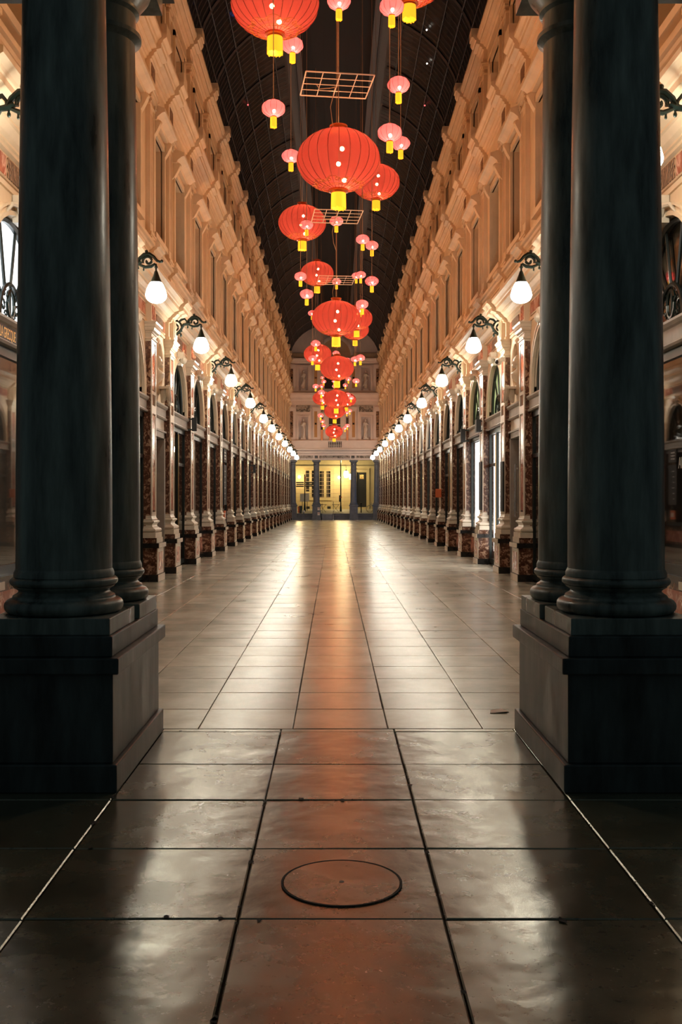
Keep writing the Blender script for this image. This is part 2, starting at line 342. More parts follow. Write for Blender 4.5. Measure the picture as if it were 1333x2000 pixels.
# ---------------------------------------------------------------- the dark column groups in front
PC = 0.04
def rect_ring(mb, x0, x1, y0, y1, z0, z1, mat): mb.box(x0, x1, y0, y1, z0, z1, mat)
def plinth(s, label):
    root = thing('column_plinth', label, 'plinth', (PC+s*1.72, 6.57, 0))
    def blk(name, inset, y0, y1, z0, z1, par=root, xi=1.30, xo=2.14):
        mb = MB(); a, b = xi+inset-1.72, xo-inset-1.72
        if s < 0: a, b = -b, -a
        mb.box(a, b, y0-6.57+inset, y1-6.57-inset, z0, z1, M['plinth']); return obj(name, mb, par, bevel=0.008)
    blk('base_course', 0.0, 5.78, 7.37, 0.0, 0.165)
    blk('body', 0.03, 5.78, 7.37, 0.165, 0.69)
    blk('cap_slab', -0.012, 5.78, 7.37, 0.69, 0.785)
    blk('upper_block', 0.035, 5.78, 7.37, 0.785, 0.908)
plinth(-1, 'dark bluestone stepped plinth carrying the two left foreground columns')
plinth(1, 'dark bluestone stepped plinth carrying the two right foreground columns')
def column(x, y, r, half, top, label):
    root = thing('stone_column', label, 'column', (x, y, 0.908))
    mb = MB(); mb.box(-half, half, -half, half, 0.0, 0.100, M['bluestone']); obj('plinth_block', mb, root, bevel=0.006)
    k = r/0.29
    # torus - scotia - torus base
    prof = []
    R1 = half*0.99
    for t in range(9): a = -PI/2+PI*t/8; prof.append((R1-0.045*k+0.045*k*math.cos(a), 0.145+0.045*math.sin(a)))
    prof += [(R1-0.05*k, 0.195),(R1-0.052*k, 0.207)]
    for t in range(7): a = PI*t/6; prof.append((R1-0.058*k-0.028*k*math.sin(a), 0.212+0.045*t/6))
    prof += [(R1-0.052*k, 0.268)]
    for t in range(7): a = -PI/2+PI*t/6; prof.append((R1-0.06*k+0.027*k*math.cos(a), 0.295+0.026*math.sin(a)))
    prof += [(r*1.045, 0.325),(r*1.045, 0.348),(r*1.005, 0.372)]
    mb = MB(); mb.lathe([(0.01, 0.1)]+prof+[(0.01, 0.372)], M['bluestone'], seg=64); obj('base', mb, root, smooth=True)
    H = top-0.908-0.372-0.52
    prof = []
    for t in range(13):
        q = t/12; e = 1-0.14*max(0, q-0.12)/0.88*(0.55+0.45*q); prof.append((r*e, 0.372+H*q))
    mb = MB(); mb.lathe(prof, M['bluestone'], seg=64); obj('shaft', mb, root, smooth=True)
    z = 0.372+H; rt = r*0.86
    mb = MB(); mb.lathe([(rt, z),(rt+0.01, z+0.01),(rt+0.045, z+0.03),(rt+0.045, z+0.06),(rt+0.01, z+0.075),(rt+0.005, z+0.2),(rt+0.03, z+0.22),(rt+0.03,z+0.25),(rt+0.10, z+0.34),(rt+0.115, z+0.38),(0.01, z+0.38)], M['bluestone'], seg=64)
    h2 = rt+0.135; mb.box(-h2, h2, -h2, h2, z+0.38, z+0.52, M['bluestone']); obj('capital', mb, root, smooth=True)
column(PC-1.72, 6.21, 0.292, 0.365, 5.42, 'thick dark bluestone column, nearer one of the left pair')
column(PC-1.665, 6.99, 0.262, 0.325, 5.42, 'dark bluestone column half hidden behind the left front column')
column(PC+1.72, 6.21, 0.292, 0.365, 5.42, 'thick dark bluestone column, nearer one of the right pair')
column(PC+1.665, 6.99, 0.262, 0.325, 5.42, 'dark bluestone column half hidden behind the right front column')
mb = MB()
for s in (-1, 1): mb.box(AX+min(s*1.28, s*4.6), AX+max(s*1.28, s*4.6), 5.75, 7.45, 5.42, 6.0, M['plinth'])
mb.box(AX-4.6, AX+4.6, 5.75, 7.45, 6.0, 6.9, M['plaster']); mb.box(AX-4.6, AX+4.6, 6.2, 7.1, 6.9, 18.2, M['plaster'])  # unseen wall above the beam, added to keep lantern light off the foreground
structure(obj('wall_front_light_stop', mb))

# ---------------------------------------------------------------- long side walls
P = [7.4, 10.6, 14.1, 17.6, 21.2, 23.6, 27.0, 30.5, 34.0, 37.5, 41.0, 44.6, 48.1, 50.6, 53.9, 57.2, 60.7, 64.2, 67.8, 71.4, 73.9, 77.4, 81.0, 84.6, 88.0]
LAMP_I = [i for i in range(1, 24) if i % 2 == 1]
NB = len(P)-1
WU = 4.05      # wall plane, distance from axis
def key(w): return round(w, 2)
def ground_bay_mesh(w):
    """pier, arch spandrel and reveals of one ground-floor bay, width w between pilaster centres (local y = 0..w, x = distance from axis)"""
    mb = MB(); c = w/2; a = min(1.15, w/2-0.55); spring = 4.05 if w > 3 else 4.30; N = 18; top = 5.46; T = 0.17; pl = M['plaster']
    w1 = c-0.30
    narrow = w < 3
    if narrow:
        # solid wall above a door, with an oval niche cut as a recessed bowl
        oy, oz, ra, rb = c, 4.72, 0.36, 0.50
        n = 32
        # outer border points on the rectangle for each angle
        def border(t):
            dy, dz = math.cos(t), math.sin(t); ky = (c-0.2)/abs(dy) if abs(dy) > 1e-6 else 1e9
            kz = ((top-oz) if dz > 0 else (oz-3.88))/abs(dz) if abs(dz) > 1e-6 else 1e9
            k = min(ky, kz); return (oy+dy*k, oz+dz*k)
        angs = sorted([2*PI*i/n for i in range(n)]+[math.atan2(zz-oz, yy-oy) % (2*PI) for yy in (0.2, w-0.2) for zz in (3.88, top)])
        for i in range(len(angs)):
            t0, t1 = angs[i], angs[(i+1) % len(angs)]
            e0 = (oy+ra*math.cos(t0), oz+rb*math.sin(t0)); e1 = (oy+ra*math.cos(t1), oz+rb*math.sin(t1)); b0, b1 = border(t0), border(t1)
            mb.face([(WU, e0[0], e0[1]), (WU, b0[0], b0[1]), (WU, b1[0], b1[1]), (WU, e1[0], e1[1])], pl)
            mb.face([(WU, e0[0], e0[1]), (WU, e1[0], e1[1]), (WU+T, e1[0], e1[1]), (WU+T, e0[0], e0[1])], pl)
            # moulded oval frame
            for (f0, x0, f1, x1) in ((1.0, WU, 1.04, WU-0.05), (1.04, WU-0.05, 1.14, WU-0.07), (1.14, WU-0.07, 1.26, WU-0.03), (1.26, WU-0.03, 1.30, WU)):
                q = [(x0, oy+ra*f0*math.cos(t0), oz+rb*f0*math.sin(t0)), (x0, oy+ra*f0*math.cos(t1), oz+rb*f0*math.sin(t1)), (x1, oy+ra*f1*math.cos(t1), oz+rb*f1*math.sin(t1)), (x1, oy+ra*f1*math.cos(t0), oz+rb*f1*math.sin(t0))]
                mb.face(q, pl)
        mb.box(WU+T, WU+T+0.05, 0.2, w-0.2, 3.88, top, M['plaster_deep'])
    else:
        pts = [(c-a*math.cos(PI*i/N), spring+a*math.sin(PI*i/N)) for i in range(N+1)]
        pts = [(c-a, 3.88)]+pts+[(c+a, 3.88)]
        for i in range(len(pts)-1):
            (y0, z0), (y1, z1) = pts[i], pts[i+1]
            if i == 0 or i == len(pts)-2: pass
            else: mb.face([(WU, y0, z0), (WU, y1, z1), (WU, y1, top), (WU, y0, top)], pl)
            mb.face([(WU, y0, z0), (WU, y1, z1), (WU+T, y1, z1), (WU+T, y0, z0)], pl)
        mb.box(WU, WU+T, 0.2, c-a, 3.88, top, pl); mb.box(WU, WU+T, c+a, w-0.2, 3.88, top, pl)
        # archivolt moulding in three steps
        def ringseg(f0, f1, x0, x1):
            for i in range(len(pts)-1):
                def P2(j, f):
                    y, z = pts[j]
                    if z <= spring: return (c+(y-c)*(a+f)/a, z)
                    return (c+(y-c)*(a+f)/a, spring+(z-spring)*(a+f)/a)
                q0, q1, q2, q3 = P2(i, f0), P2(i+1, f0), P2(i+1, f1), P2(i, f1)
                mb.face([(x0,*q0),(x0,*q1),(x1,*q2),(x1,*q3)], pl)
        for f0, f1, x0, x1 in ((0, 0, WU+0.02, WU-0.06),(0, 0.05, WU-0.06, WU-0.06),(0.05, 0.055, WU-0.06, WU-0.035),(0.055, 0.11, WU-0.035, WU-0.035),(0.11, 0.12, WU-0.035, WU-0.07),(0.12, 0.15, WU-0.07, WU-0.07),(0.15, 0.155, WU-0.07, WU)):
            ringseg(f0, f1, x0, x1)
    # solid piers behind the pilasters below the band
    mb.box(WU-0.01, WU+0.05, 0.0, 0.30, 0, 3.88, M['marble']); mb.box(WU-0.01, WU+0.05, w-0.30, w, 0, 3.88, M['marble'])
    mb.box(WU+0.05, WU+0.9, 0.0, 0.29, 0, 3.88, M['dark_room']); mb.box(WU+0.05, WU+0.9, w-0.29, w, 0, 3.88, M['dark_room'])
    mb.box(WU, WU+0.3, 0.0, 0.2, 3.88, top, pl); mb.box(WU, WU+0.3, w-0.2, w, 3.88, top, pl)
    return mb
def entablature_prof(d=0.0):
    u = lambda x: x-d
    return [(4.35, 5.46),(u(4.02), 5.46),(u(4.02), 5.52),(u(4.04), 5.54),(u(4.04), 5.86),(u(3.98), 5.88),(u(3.98), 5.92),(u(3.95), 5.93),(u(3.95), 5.96),(u(3.90), 5.99),(u(3.84), 6.06),(u(3.81), 6.07),(u(3.81), 6.10),(u(3.70), 6.14),(u(3.70), 6.22),(u(3.68), 6.23),(u(3.66), 6.27),(u(3.61), 6.31),(u(3.59), 6.32),(u(3.59), 6.39),(u(3.80), 6.46),(4.35, 6.46)]
def sill_prof(d=0.0):
    u = lambda x: x-d
    return [(4.35, 6.46),(u(3.98), 6.46),(u(3.98), 6.56),(u(4.00), 6.60),(u(4.00), 6.90),(u(3.96), 6.91),(u(3.96), 6.94),(u(3.90), 6.98),(u(3.88), 7.02),(u(3.83), 7.03),(u(3.83), 7.10),(u(3.96), 7.16),(4.35, 7.16)]
def mid_prof(d=0.0):
    u = lambda x: x-d
    return [(4.35, 10.35),(u(4.02), 10.35),(u(4.02), 10.45),(u(3.99), 10.47),(u(3.99), 10.55),(u(4.04), 10.58),(u(4.04), 10.95),(u(4.00), 10.97),(u(4.00), 11.01),(u(3.96), 11.03),(u(3.95), 11.08),(u(3.90), 11.11),(u(3.90), 11.15),(u(3.80), 11.18),(u(3.80), 11.28),(u(3.78), 11.29),(u(3.76), 11.35),(u(3.71), 11.39),(u(3.69), 11.41),(u(3.69), 11.48),(u(3.90), 11.62),(4.35, 11.66)]
def top_prof(d=0.0):
    u = lambda x: x-d
    return [(4.35, 13.45),(u(4.02), 13.45),(u(4.02), 13.56),(u(4.04), 13.58),(u(4.04), 13.80),(u(4.0), 13.82),(u(4.0), 13.86),(u(3.94), 13.89),(u(3.93), 13.94),(u(3.84), 13.96),(u(3.84), 14.05),(u(3.81), 14.06),(u(3.77), 14.12),(u(3.76), 14.14),(u(3.76), 14.21),(u(3.9), 14.30),(4.35, 14.30)]
def upper_wall(mb, z0, z1, wz0, wz1, hw):
    """one upper storey with a window opening per bay"""
    pl = M['plaster']
    for i in range(NB):
        y0, y1 = P[i], P[i+1]; c = (y0+y1)/2; h = min(hw, (y1-y0)/2-0.62)
        mb.box(WU, WU+0.5, y0, c-h, z0, z1, pl); mb.box(WU, WU+0.5, c+h, y1, z0, z1, pl)
        mb.box(WU, WU+0.5, c-h, c+h, z0, wz0, pl); mb.box(WU, WU+0.5, c-h, c+h, wz1, z1, pl)
mesh_cache = {}
def cached(k, fn, smooth=False):
    if k not in mesh_cache: mesh_cache[k] = fn().mesh(k.split('|')[0], smooth)
    return mesh_cache[k]
def pilaster_shaft():
    mb = MB(); hw = 0.27
    mb.box(3.93, 4.08, -hw, hw, 1.38, 5.12, M['marble'])
    for a, b in ((-hw, -hw+0.085), (hw-0.085, hw)): mb.box(3.915, 3.94, a, b, 1.38, 5.12, M['stone'])
    for z0, z1 in ((1.38, 1.46), (3.55, 3.72), (3.95, 4.02), (5.04, 5.12)): mb.box(3.9155, 3.94, -hw+0.085, hw-0.085, z0, z1, M['stone'])
    mb.box(3.925, 3.935, -hw+0.12, hw-0.12, 1.50, 3.51, M['red_marble']); mb.box(3.925, 3.935, -hw+0.12, hw-0.12, 4.06, 5.0, M['red_marble'])
    return mb
def square_rings(mb, prof, mat, x=3.93, h=0.27, back=4.08):
    """mouldings returned round three sides of a pier: (projection, z) rings"""
    for (o0, z0), (o1, z1) in zip(prof, prof[1:]):
        a = [(back,-h-o0,z0),(x-o0,-h-o0,z0),(x-o0,h+o0,z0),(back,h+o0,z0)]; b = [(back,-h-o1,z1),(x-o1,-h-o1,z1),(x-o1,h+o1,z1),(back,h+o1,z1)]
        for k in range(3): mb.face([a[k], a[k+1], b[k+1], b[k]], mat)
    for o, z in (prof[0], prof[-1]): mb.face([(back,-h-o,z),(x-o,-h-o,z),(x-o,h+o,z),(back,h+o,z)], mat)
def pilaster_base():
    mb = MB(); prof = [(0.115,0.92),(0.115,1.03),(0.095,1.032)]
    for t in range(9): a = -PI/2+PI*t/8; prof.append((0.07+0.042*math.cos(a), 1.078+0.042*math.sin(a)))
    prof += [(0.06,1.135),(0.035,1.15),(0.026,1.18),(0.035,1.21),(0.052,1.225)]
    for t in range(7): a = -PI/2+PI*t/6; prof.append((0.05+0.026*math.cos(a), 1.256+0.026*math.sin(a)))
    prof += [(0.034,1.285),(0.034,1.31),(0.018,1.33),(0.004,1.385)]
    square_rings(mb, prof, M['stone']); return mb
def pilaster_pedestal():
    mb = MB()
    mb.box(3.80, 4.08, -0.36, 0.36, 0.81, 0.92, M['marble']); mb.box(3.74, 4.08, -0.42, 0.42, 0.71, 0.81, M['black_marble'])
    mb.box(3.79, 4.08, -0.37, 0.37, 0.14, 0.71, M['marble']); mb.box(3.76, 4.08, -0.40, 0.40, 0.0, 0.15, M['black_marble'])
    # nave-side faces painted pale for the light they catch, with a framed panel
    mb.box(3.775, 3.79, -0.36, 0.36, 0.16, 0.70, M['stone']); mb.box(3.77, 3.776, -0.22, 0.22, 0.24, 0.62, M['red_marble'])
    mb.box(3.73, 3.7405, -0.42, 0.42, 0.715, 0.805, M['stone']); mb.box(3.752, 3.7605, -0.40, 0.40, 0.003, 0.145, M['stone'])
    mb.box(3.79, 3.8005, -0.36, 0.36, 0.815, 0.92, M['stone'])
    return mb
def pilaster_capital():
    mb = MB(); prof = [(0.004,5.06),(0.012,5.10),(0.035,5.105),(0.042,5.125),(0.035,5.145),(0.012,5.15),(0.008,5.23),(0.03,5.235),(0.03,5.255),(0.045,5.26)]
    for t in range(6): a = PI/2*t/5; prof.append((0.045+0.045*math.sin(a), 5.345-0.08*math.cos(a)))
    prof += [(0.105,5.35),(0.105,5.41),(0.12,5.42),(0.135,5.445),(0.135,5.46)]
    square_rings(mb, prof, M['stone']); return mb
def pilaster_block(lamp):
    """the block that carries the cornice over a pilaster"""
    mb = MB(); pl = M['plaster']
    if lamp:
        mb.box(3.84, 4.05, -0.24, 0.24, 5.46, 5.98, pl); mb.box(3.82, 3.85, -0.17, 0.17, 5.54, 5.90, M['plaster_deep'])
        mb.box(3.81, 4.05, -0.27, 0.27, 5.98, 6.03, pl); mb.box(3.80, 4.0, -0.16, 0.16, 6.03, 6.14, pl)
    else:
        mb.box(3.93, 4.05, -0.24, 0.24, 5.46, 5.90, pl); mb.box(3.92, 3.94, -0.15, 0.15, 5.54, 5.84, M['red_marble'])
    return mb
def ressaut(prof, h, d=0.10): mb = MB(); mb.prism(prof(d), -h, h, M['plaster']); return mb
def upper_pilaster(z0, z1, two):
    mb = MB(); pl = M['plaster']; hw = 0.25
    mb.box(3.97, 4.06, -hw, hw, z0+0.28, z1-0.30, pl)
    for a, b in ((-hw, -hw+0.05), (hw-0.05, hw)): mb.box(3.95, 3.972, a, b, z0+0.28, z1-0.30, pl)
    mb.box(3.962, 3.971, -0.13, 0.13, z0+0.45, z1-0.45, M['plaster_deep'])
    mb.box(3.90, 4.06, -0.32, 0.32, z0, z0+0.09, pl); mb.box(3.93, 4.06, -0.29, 0.29, z0+0.09, z0+0.16, pl); mb.box(3.915, 4.06, -0.305, 0.305, z0+0.16, z0+0.21, pl); mb.box(3.945, 4.06, -0.27, 0.27, z0+0.21, z0+0.28, pl)
    return mb
def upper_capital(z1):
    mb = MB(); pl = M['plaster']
    mb.box(3.94, 4.06, -0.28, 0.28, z1-0.30, z1-0.26, pl); mb.box(3.96, 4.06, -0.26, 0.26, z1-0.26, z1-0.16, M['plaster_deep'])
    mb.box(3.92, 4.06, -0.30, 0.30, z1-0.16, z1-0.11, pl); mb.box(3.89, 4.06, -0.33, 0.33, z1-0.11, z1-0.05, pl); mb.box(3.86, 4.06, -0.36, 0.36, z1-0.05, z1, pl)
    for s in (-1, 1):
        pts = [(3.93, s*0.27+s*0.05*math.cos(t), z1-0.18+0.06*math.sin(t)) for t in [k*PI/6 for k in range(11)]]; mb.tube(pts, 0.018, pl, 5)
    return mb
def leaf_corbel(z):
    mb = MB()
    mb.prism([(4.06, z),(3.90, z),(3.86, z-0.10),(3.93, z-0.24),(4.0, z-0.36),(4.06, z-0.42)], -0.09, 0.09, M['plaster'])
    mb.ball((3.90, 0, z-0.06), 0.075, M['plaster'], 8); return mb

walls = {}
for s, nm in ((-1, 'wall_left'), (1, 'wall_right')):
    S = (s, 1, 1)
    mb = MB()
    upper_wall(mb, 6.46, 10.35, 7.55, 9.75, 0.72)
    upper_wall(mb, 11.66, 13.45, 11.95, 13.15, 0.68)
    mb.box(WU+0.5, WU+0.55, P[0], P[-1], 5.4, 14.3, M['black'])
    root = structure(obj(nm, mb, None, (AX, 0, 0), 0, S)); walls[s] = root
    for i in range(NB):
        w = key(P[i+1]-P[i]); me = cached('bay_wall|%s' % w, lambda: ground_bay_mesh(w)); link('bay_wall', me, root, (0, P[i], 0))
        if w > 3:   # keystone with a small head
            mb = MB(); mb.prism([(4.04,5.12),(3.95,5.12),(3.88,5.42),(3.88,5.46),(4.04,5.46)], -0.11, 0.11, M['stone'])
            mb.ball((3.90, 0, 5.27), 0.085, M['stone'], 8, (1,1,1.25))
            for q in (-1, 1): mb.tube([(3.95, q*0.08, 5.20),(3.93, q*0.2, 5.30),(3.97, q*0.34, 5.28),(4.0, q*0.44, 5.16)], [0.035,0.04,0.028,0.012], M['stone'], 6)
            if 'keystone' not in mesh_cache: mesh_cache['keystone'] = mb.mesh('keystone', True)
            link('keystone', mesh_cache['keystone'], root, (0, (P[i]+P[i+1])/2, 0))
    for i in range(NB+1):
        y = P[i]
        sh = link('pilaster', cached('pilaster', pilaster_shaft), root, (0, y, 0))
        link('base', cached('pilaster_base', pilaster_base), sh); link('pedestal', cached('pilaster_pedestal', pilaster_pedestal), sh)
        link('capital', cached('pilaster_capital', pilaster_capital), sh)
        lamp = i in LAMP_I
        link('cornice_block', cached('cornice_block|%s' % lamp, lambda: pilaster_block(lamp)), sh)
        up = link('upper_pilaster', cached('upper_pilaster', lambda: upper_pilaster(7.16, 10.35, False)), root, (0, y, 0))
        link('upper_capital', cached('upper_capital', lambda: upper_capital(10.35)), up)
        up = link('attic_pilaster', cached('attic_pilaster', lambda: upper_pilaster(11.66, 13.45, True)), root, (0, y, 0))
        link('attic_capital', cached('attic_capital', lambda: upper_capital(13.45)), up)
    # long cornices with a break forward over every pilaster
    for k, (prof, h, nmx) in enumerate(((entablature_prof, 0.36, 'lower'), (sill_prof, 0.33, 'sill'), (mid_prof, 0.36, 'middle'), (top_prof, 0.30, 'top'))):
        mb = MB(); mb.prism(prof(), P[0], P[-1], M['plaster'])
        for i in range(NB+1):
            if k == 0 and not (i in LAMP_I): 
                continue
            y0, y1 = max(P[i]-h, P[0]), min(P[i]+h, P[-1])
            mb.prism(prof(0.10), y0, y1, M['plaster'])
            if k == 2:   # square block crowning each break
                mb.box(3.60, 3.9, y0+0.10, y1-0.10, 11.50, 11.74, M['plaster'])
            if k == 3: mb.box(3.62, 3.9, y0+0.10, y1-0.10, 14.18, 14.42, M['plaster'])
        if k == 2:
            for i in range(NB+1): mb.box(3.93, 4.04, P[i]-0.2, P[i]+0.2, 10.58, 10.95, M['relief'])
        structure(obj('trim_%d' % (1+k+(4 if s > 0 else 0)), mb, None, (AX, 0, 0), 0, S))
    for i in range(NB):   # marble frieze panels with scroll relief
        y0, y1 = P[i]+0.42, P[i+1]-0.42; c = (y0+y1)/2
        mb = MB(); mb.box(4.015, 4.04, y0, y1, 5.55, 5.85, M['plaster_deep'])
        mb.box(4.008, 4.02, y0+0.05, c-0.45, 5.58, 5.82, M['red_marble']); mb.box(4.008, 4.02, c+0.45, y1-0.05, 5.58, 5.82, M['red_marble']); mb.box(4.0, 4.02, c-0.40, c+0.40, 5.58, 5.82, M['relief'])
        obj('frieze_panel', mb, root)

# upper windows, each an opening of its own
def up_window(z0, z1, hw, hood):
    mb = MB(); F = M['plaster']
    mb.box(3.99, 4.08, -hw-0.14, -hw, z0-0.1, z1+0.14, F); mb.box(3.99, 4.08, hw, hw+0.14, z0-0.1, z1+0.14, F); mb.box(3.99, 4.08, -hw-0.14, hw+0.14, z1, z1+0.14, F)
    mb.box(3.94, 4.10, -hw-0.2, hw+0.2, z0-0.12, z0, F)
    return mb
def up_sash(z0, z1, hw):
    mb = MB(); W = M['plaster_deep']; n = 2
    mb.box(4.40, 4.46, -hw, -hw+0.07, z0, z1, W); mb.box(4.40, 4.46, hw-0.07, hw, z0, z1, W); mb.box(4.40, 4.46, -hw, hw, z0, z0+0.07, W); mb.box(4.40, 4.46, -hw, hw, z1-0.07, z1, W)
    mb.box(4.40, 4.46, -0.04, 0.04, z0, z1, W); mb.box(4.405, 4.455, -hw, hw, z0+(z1-z0)*0.68, z0+(z1-z0)*0.68+0.05, W)
    return mb
def up_glass(z0, z1, hw): mb = MB(); mb.box(4.42, 4.43, -hw, hw, z0, z1, M['black']); return mb
def hood_mesh(hw, z):
    mb = MB(); F = M['plaster']
    prof = [(4.06, z),(3.92, z),(3.90, z+0.06),(3.80, z+0.14),(3.74, z+0.16),(3.74, z+0.24),(3.90, z+0.30),(4.06, z+0.30)]
    mb.prism(prof, -hw-0.28, hw+0.28, F)
    return mb
wn = 0
for s in (-1, 1):
    for i in range(NB):
        c = (P[i]+P[i+1])/2; w = P[i+1]-P[i]
        for (z0, z1, hw0, hood) in ((7.55, 9.75, 0.72, True), (11.95, 13.15, 0.68, False)):
            hw = round(min(hw0, w/2-0.62), 3); wn += 1; k = '%s_%s' % (hw, hood)
            o = structure(link('window_%d' % wn, cached('window|'+k, lambda: up_window(z0, z1, hw, hood)), None, (AX, c, 0), 0, (s, 1, 1)))
            link('window_sash', cached('window_sash|'+k, lambda: up_sash(z0, z1, hw)), o); link('window_pane', cached('window_pane|'+k, lambda: up_glass(z0, z1, hw)), o)
            if hood:
                h = link('window_hood', cached('window_hood|'+k, lambda: hood_mesh(hw, 9.96)), o)
                for q in (-1, 1): link('hood_corbel', cached('hood_corbel', lambda: leaf_corbel(9.98), True), h, (0, q*(hw+0.12), 0))

# ---------------------------------------------------------------- shop fronts
def fan_parts(w):
    c = w/2; a = min(1.15, w/2-0.55); spring = 4.05; X = WU+0.09; mb = MB(); F = M['frame']
    N = 20
    pts = [(X, c-(a-0.03)*math.cos(PI*i/N), spring+(a-0.03)*math.sin(PI*i/N)) for i in range(N+1)]
    mb.tube([(X, c-a+0.03, 3.88)]+pts+[(X, c+a-0.03, 3.88)], 0.045, F, 6)
    for t in (48, 75, 105, 132):
        r = math.radians(t); mb.tube([(X, c+0.36*math.cos(r), 3.88+0.42*math.sin(r)), (X, c+1.02*a*math.cos(r), spring-0.04+1.0*a*math.sin(r))], 0.022, F, 5)
    mb.box(X-0.03, X+0.03, c-a, c+a, 3.88, 3.93, F)
    # iron half-round grille with an oval medallion
    g = MB(); gp = [(X-0.04, c-0.42*math.cos(PI*i/14), 3.92+0.46*math.sin(PI*i/14)) for i in range(15)]; g.tube(gp, 0.028, F, 6)
    g.tube([(X-0.04, c+0.13*math.cos(2*PI*i/14), 4.14+0.17*math.sin(2*PI*i/14)) for i in range(15)], 0.022, M['iron'], 5)
    for q in (-1, 1):
        g.tube([(X-0.03, c+q*(0.26+r*math.cos(tt)), 4.08+r*math.sin(tt)) for r, tt in [(0.10-0.008*k, k*0.65) for k in range(11)]], 0.014, M['iron'], 5)
        g.tube([(X-0.03, c+q*(0.15+r*math.cos(tt)), 3.99+r*math.sin(tt)) for r, tt in [(0.055-0.005*k, k*0.8) for k in range(9)]], 0.011, M['iron'], 5)
        g.tube([(X-0.03, c+q*(0.22+r*math.cos(tt)), 4.24+r*math.sin(tt)) for r, tt in [(0.06-0.005*k, k*0.8) for k in range(9)]], 0.011, M['iron'], 5)
    g.tube([(X-0.03, c, 4.0),(X-0.03, c, 4.3)], 0.018, M['iron'], 5)
    return mb, g
def fan_glass(w, mat):
    c = w/2; a = min(1.15, w/2-0.55); spring = 4.05; X = WU+0.12; mb = MB(); N = 20
    pts = [(c-a, 3.90)]+[(c-a*math.cos(PI*i/N), spring+a*math.sin(PI*i/N)) for i in range(N+1)]+[(c+a, 3.90)]
    mb.prism(pts, X, X+0.012, mat, axis='x'); return mb
def band_mesh(w):
    mb = MB(); c0, c1 = 0.27, w-0.27; B = M['band']
    mb.prism([(4.30,3.57),(4.0,3.57),(3.985,3.60),(4.0,3.62),(4.02,3.63),(4.02,3.80),(3.99,3.82),(3.965,3.86),(3.965,3.89),(4.30,3.89)], c0, c1, B)
    return mb
def shop_frame(w, door):
    c0, c1 = 0.30, w-0.30; mb = MB(); F = M['frame']; X0, X1 = 4.08, 4.15; z0 = 0.05 if door else 0.80
    mb.box(X0, X1, c0, c0+0.09, z0, 3.57, F); mb.box(X0, X1, c1-0.09, c1, z0, 3.57, F); mb.box(X0, X1, c0, c1, 3.45, 3.57, F); mb.box(X0, X1, c0, c1, z0, z0+0.12, F)
    if door:
        m = c0+(c1-c0)*0.58; mb.box(X0, X1, m-0.04, m+0.04, z0, 3.45, F); mb.box(X0, X1, m, c1, 2.6, 2.68, F)
        mb.box(X0-0.02, X0, m-0.015, m+0.015, 0.2, 3.40, M['brass'])
    mb.box(X0-0.01, X0, c0+0.08, c0+0.10, z0, 3.45, M['brass']) if door else None
    return mb
def dado(w):
    mb = MB(); c0, c1 = 0.30, w-0.30
    mb.box(4.04, 4.3, c0, c1, 0.12, 0.72, M['marble']); mb.box(4.0, 4.3, c0, c1, 0.72, 0.80, M['black_marble']); mb.box(4.03, 4.4, c0, c1, 0, 0.13, M['black_marble']); mb.box(4.03, 4.042, c0+0.3, c1-0.3, 0.22, 0.62, M['red_marble'])
    return mb
def room(w, mat, back=None, depth=1.5):
    mb = MB(); c0, c1 = 0.30, w-0.30; X0, X1 = 4.28, 4.28+depth
    b = back or mat
    mb.face([(X1,c0,0),(X1,c1,0),(X1,c1,5.35),(X1,c0,5.35)], b)
    mb.face([(X0,c0,0),(X1,c0,0),(X1,c0,5.35),(X0,c0,5.35)], mat); mb.face([(X0,c1,0),(X1,c1,0),(X1,c1,5.35),(X0,c1,5.35)], mat)
    mb.face([(X0,c0,5.35),(X1,c0,5.35),(X1,c1,5.35),(X0,c1,5.35)], mat); mb.face([(X0,c0,0.02),(X1,c0,0.02),(X1,c1,0.02),(X0,c1,0.02)], mat)
    return mb
def blind(w, mat, x=4.19, z0=0.86, z1=3.44, a=0.0, b=1.0):
    mb = MB(); c0, c1 = 0.40, w-0.40; L = c1-c0; mb.box(x, x+0.02, c0+L*a, c0+L*b, z0, z1, mat); return mb
def wood_door(w):
    mb = MB(); c0, c1 = 0.30, w-0.30; st = M['band']
    mb.box(4.06, 4.3, c0, c1, 3.28, 3.57, M['stone'])
    for a, b in ((c0, c0+0.14), (c1-0.14, c1)): mb.box(4.03, 4.3, a, b, 0, 3.28, st)
    mb.box(4.03, 4.3, c0, c1, 3.14, 3.29, st); mb.box(4.0, 4.3, c0-0.02, c1+0.02, 3.27, 3.31, st)
    return mb
def door_leaf(w):
    mb = MB(); c0, c1 = 0.44, w-0.44; c = w/2; D = M['dark_door']
    mb.box(4.36, 4.42, c0, c1, 0.02, 3.14, D)
    for a, b in ((c0+0.08, c-0.06), (c+0.06, c1-0.08)):
        for z0, z1 in ((0.25, 1.0), (1.15, 2.9)): mb.box(4.345, 4.365, a, b, z0, z1, M['dark_door'])
    mb.box(4.34, 4.36, c-0.02, c+0.02, 0.02, 3.14, M['black'])
    mb.ball((4.32, c-0.08, 1.1), 0.03, M['brass'], 8)
    return mb
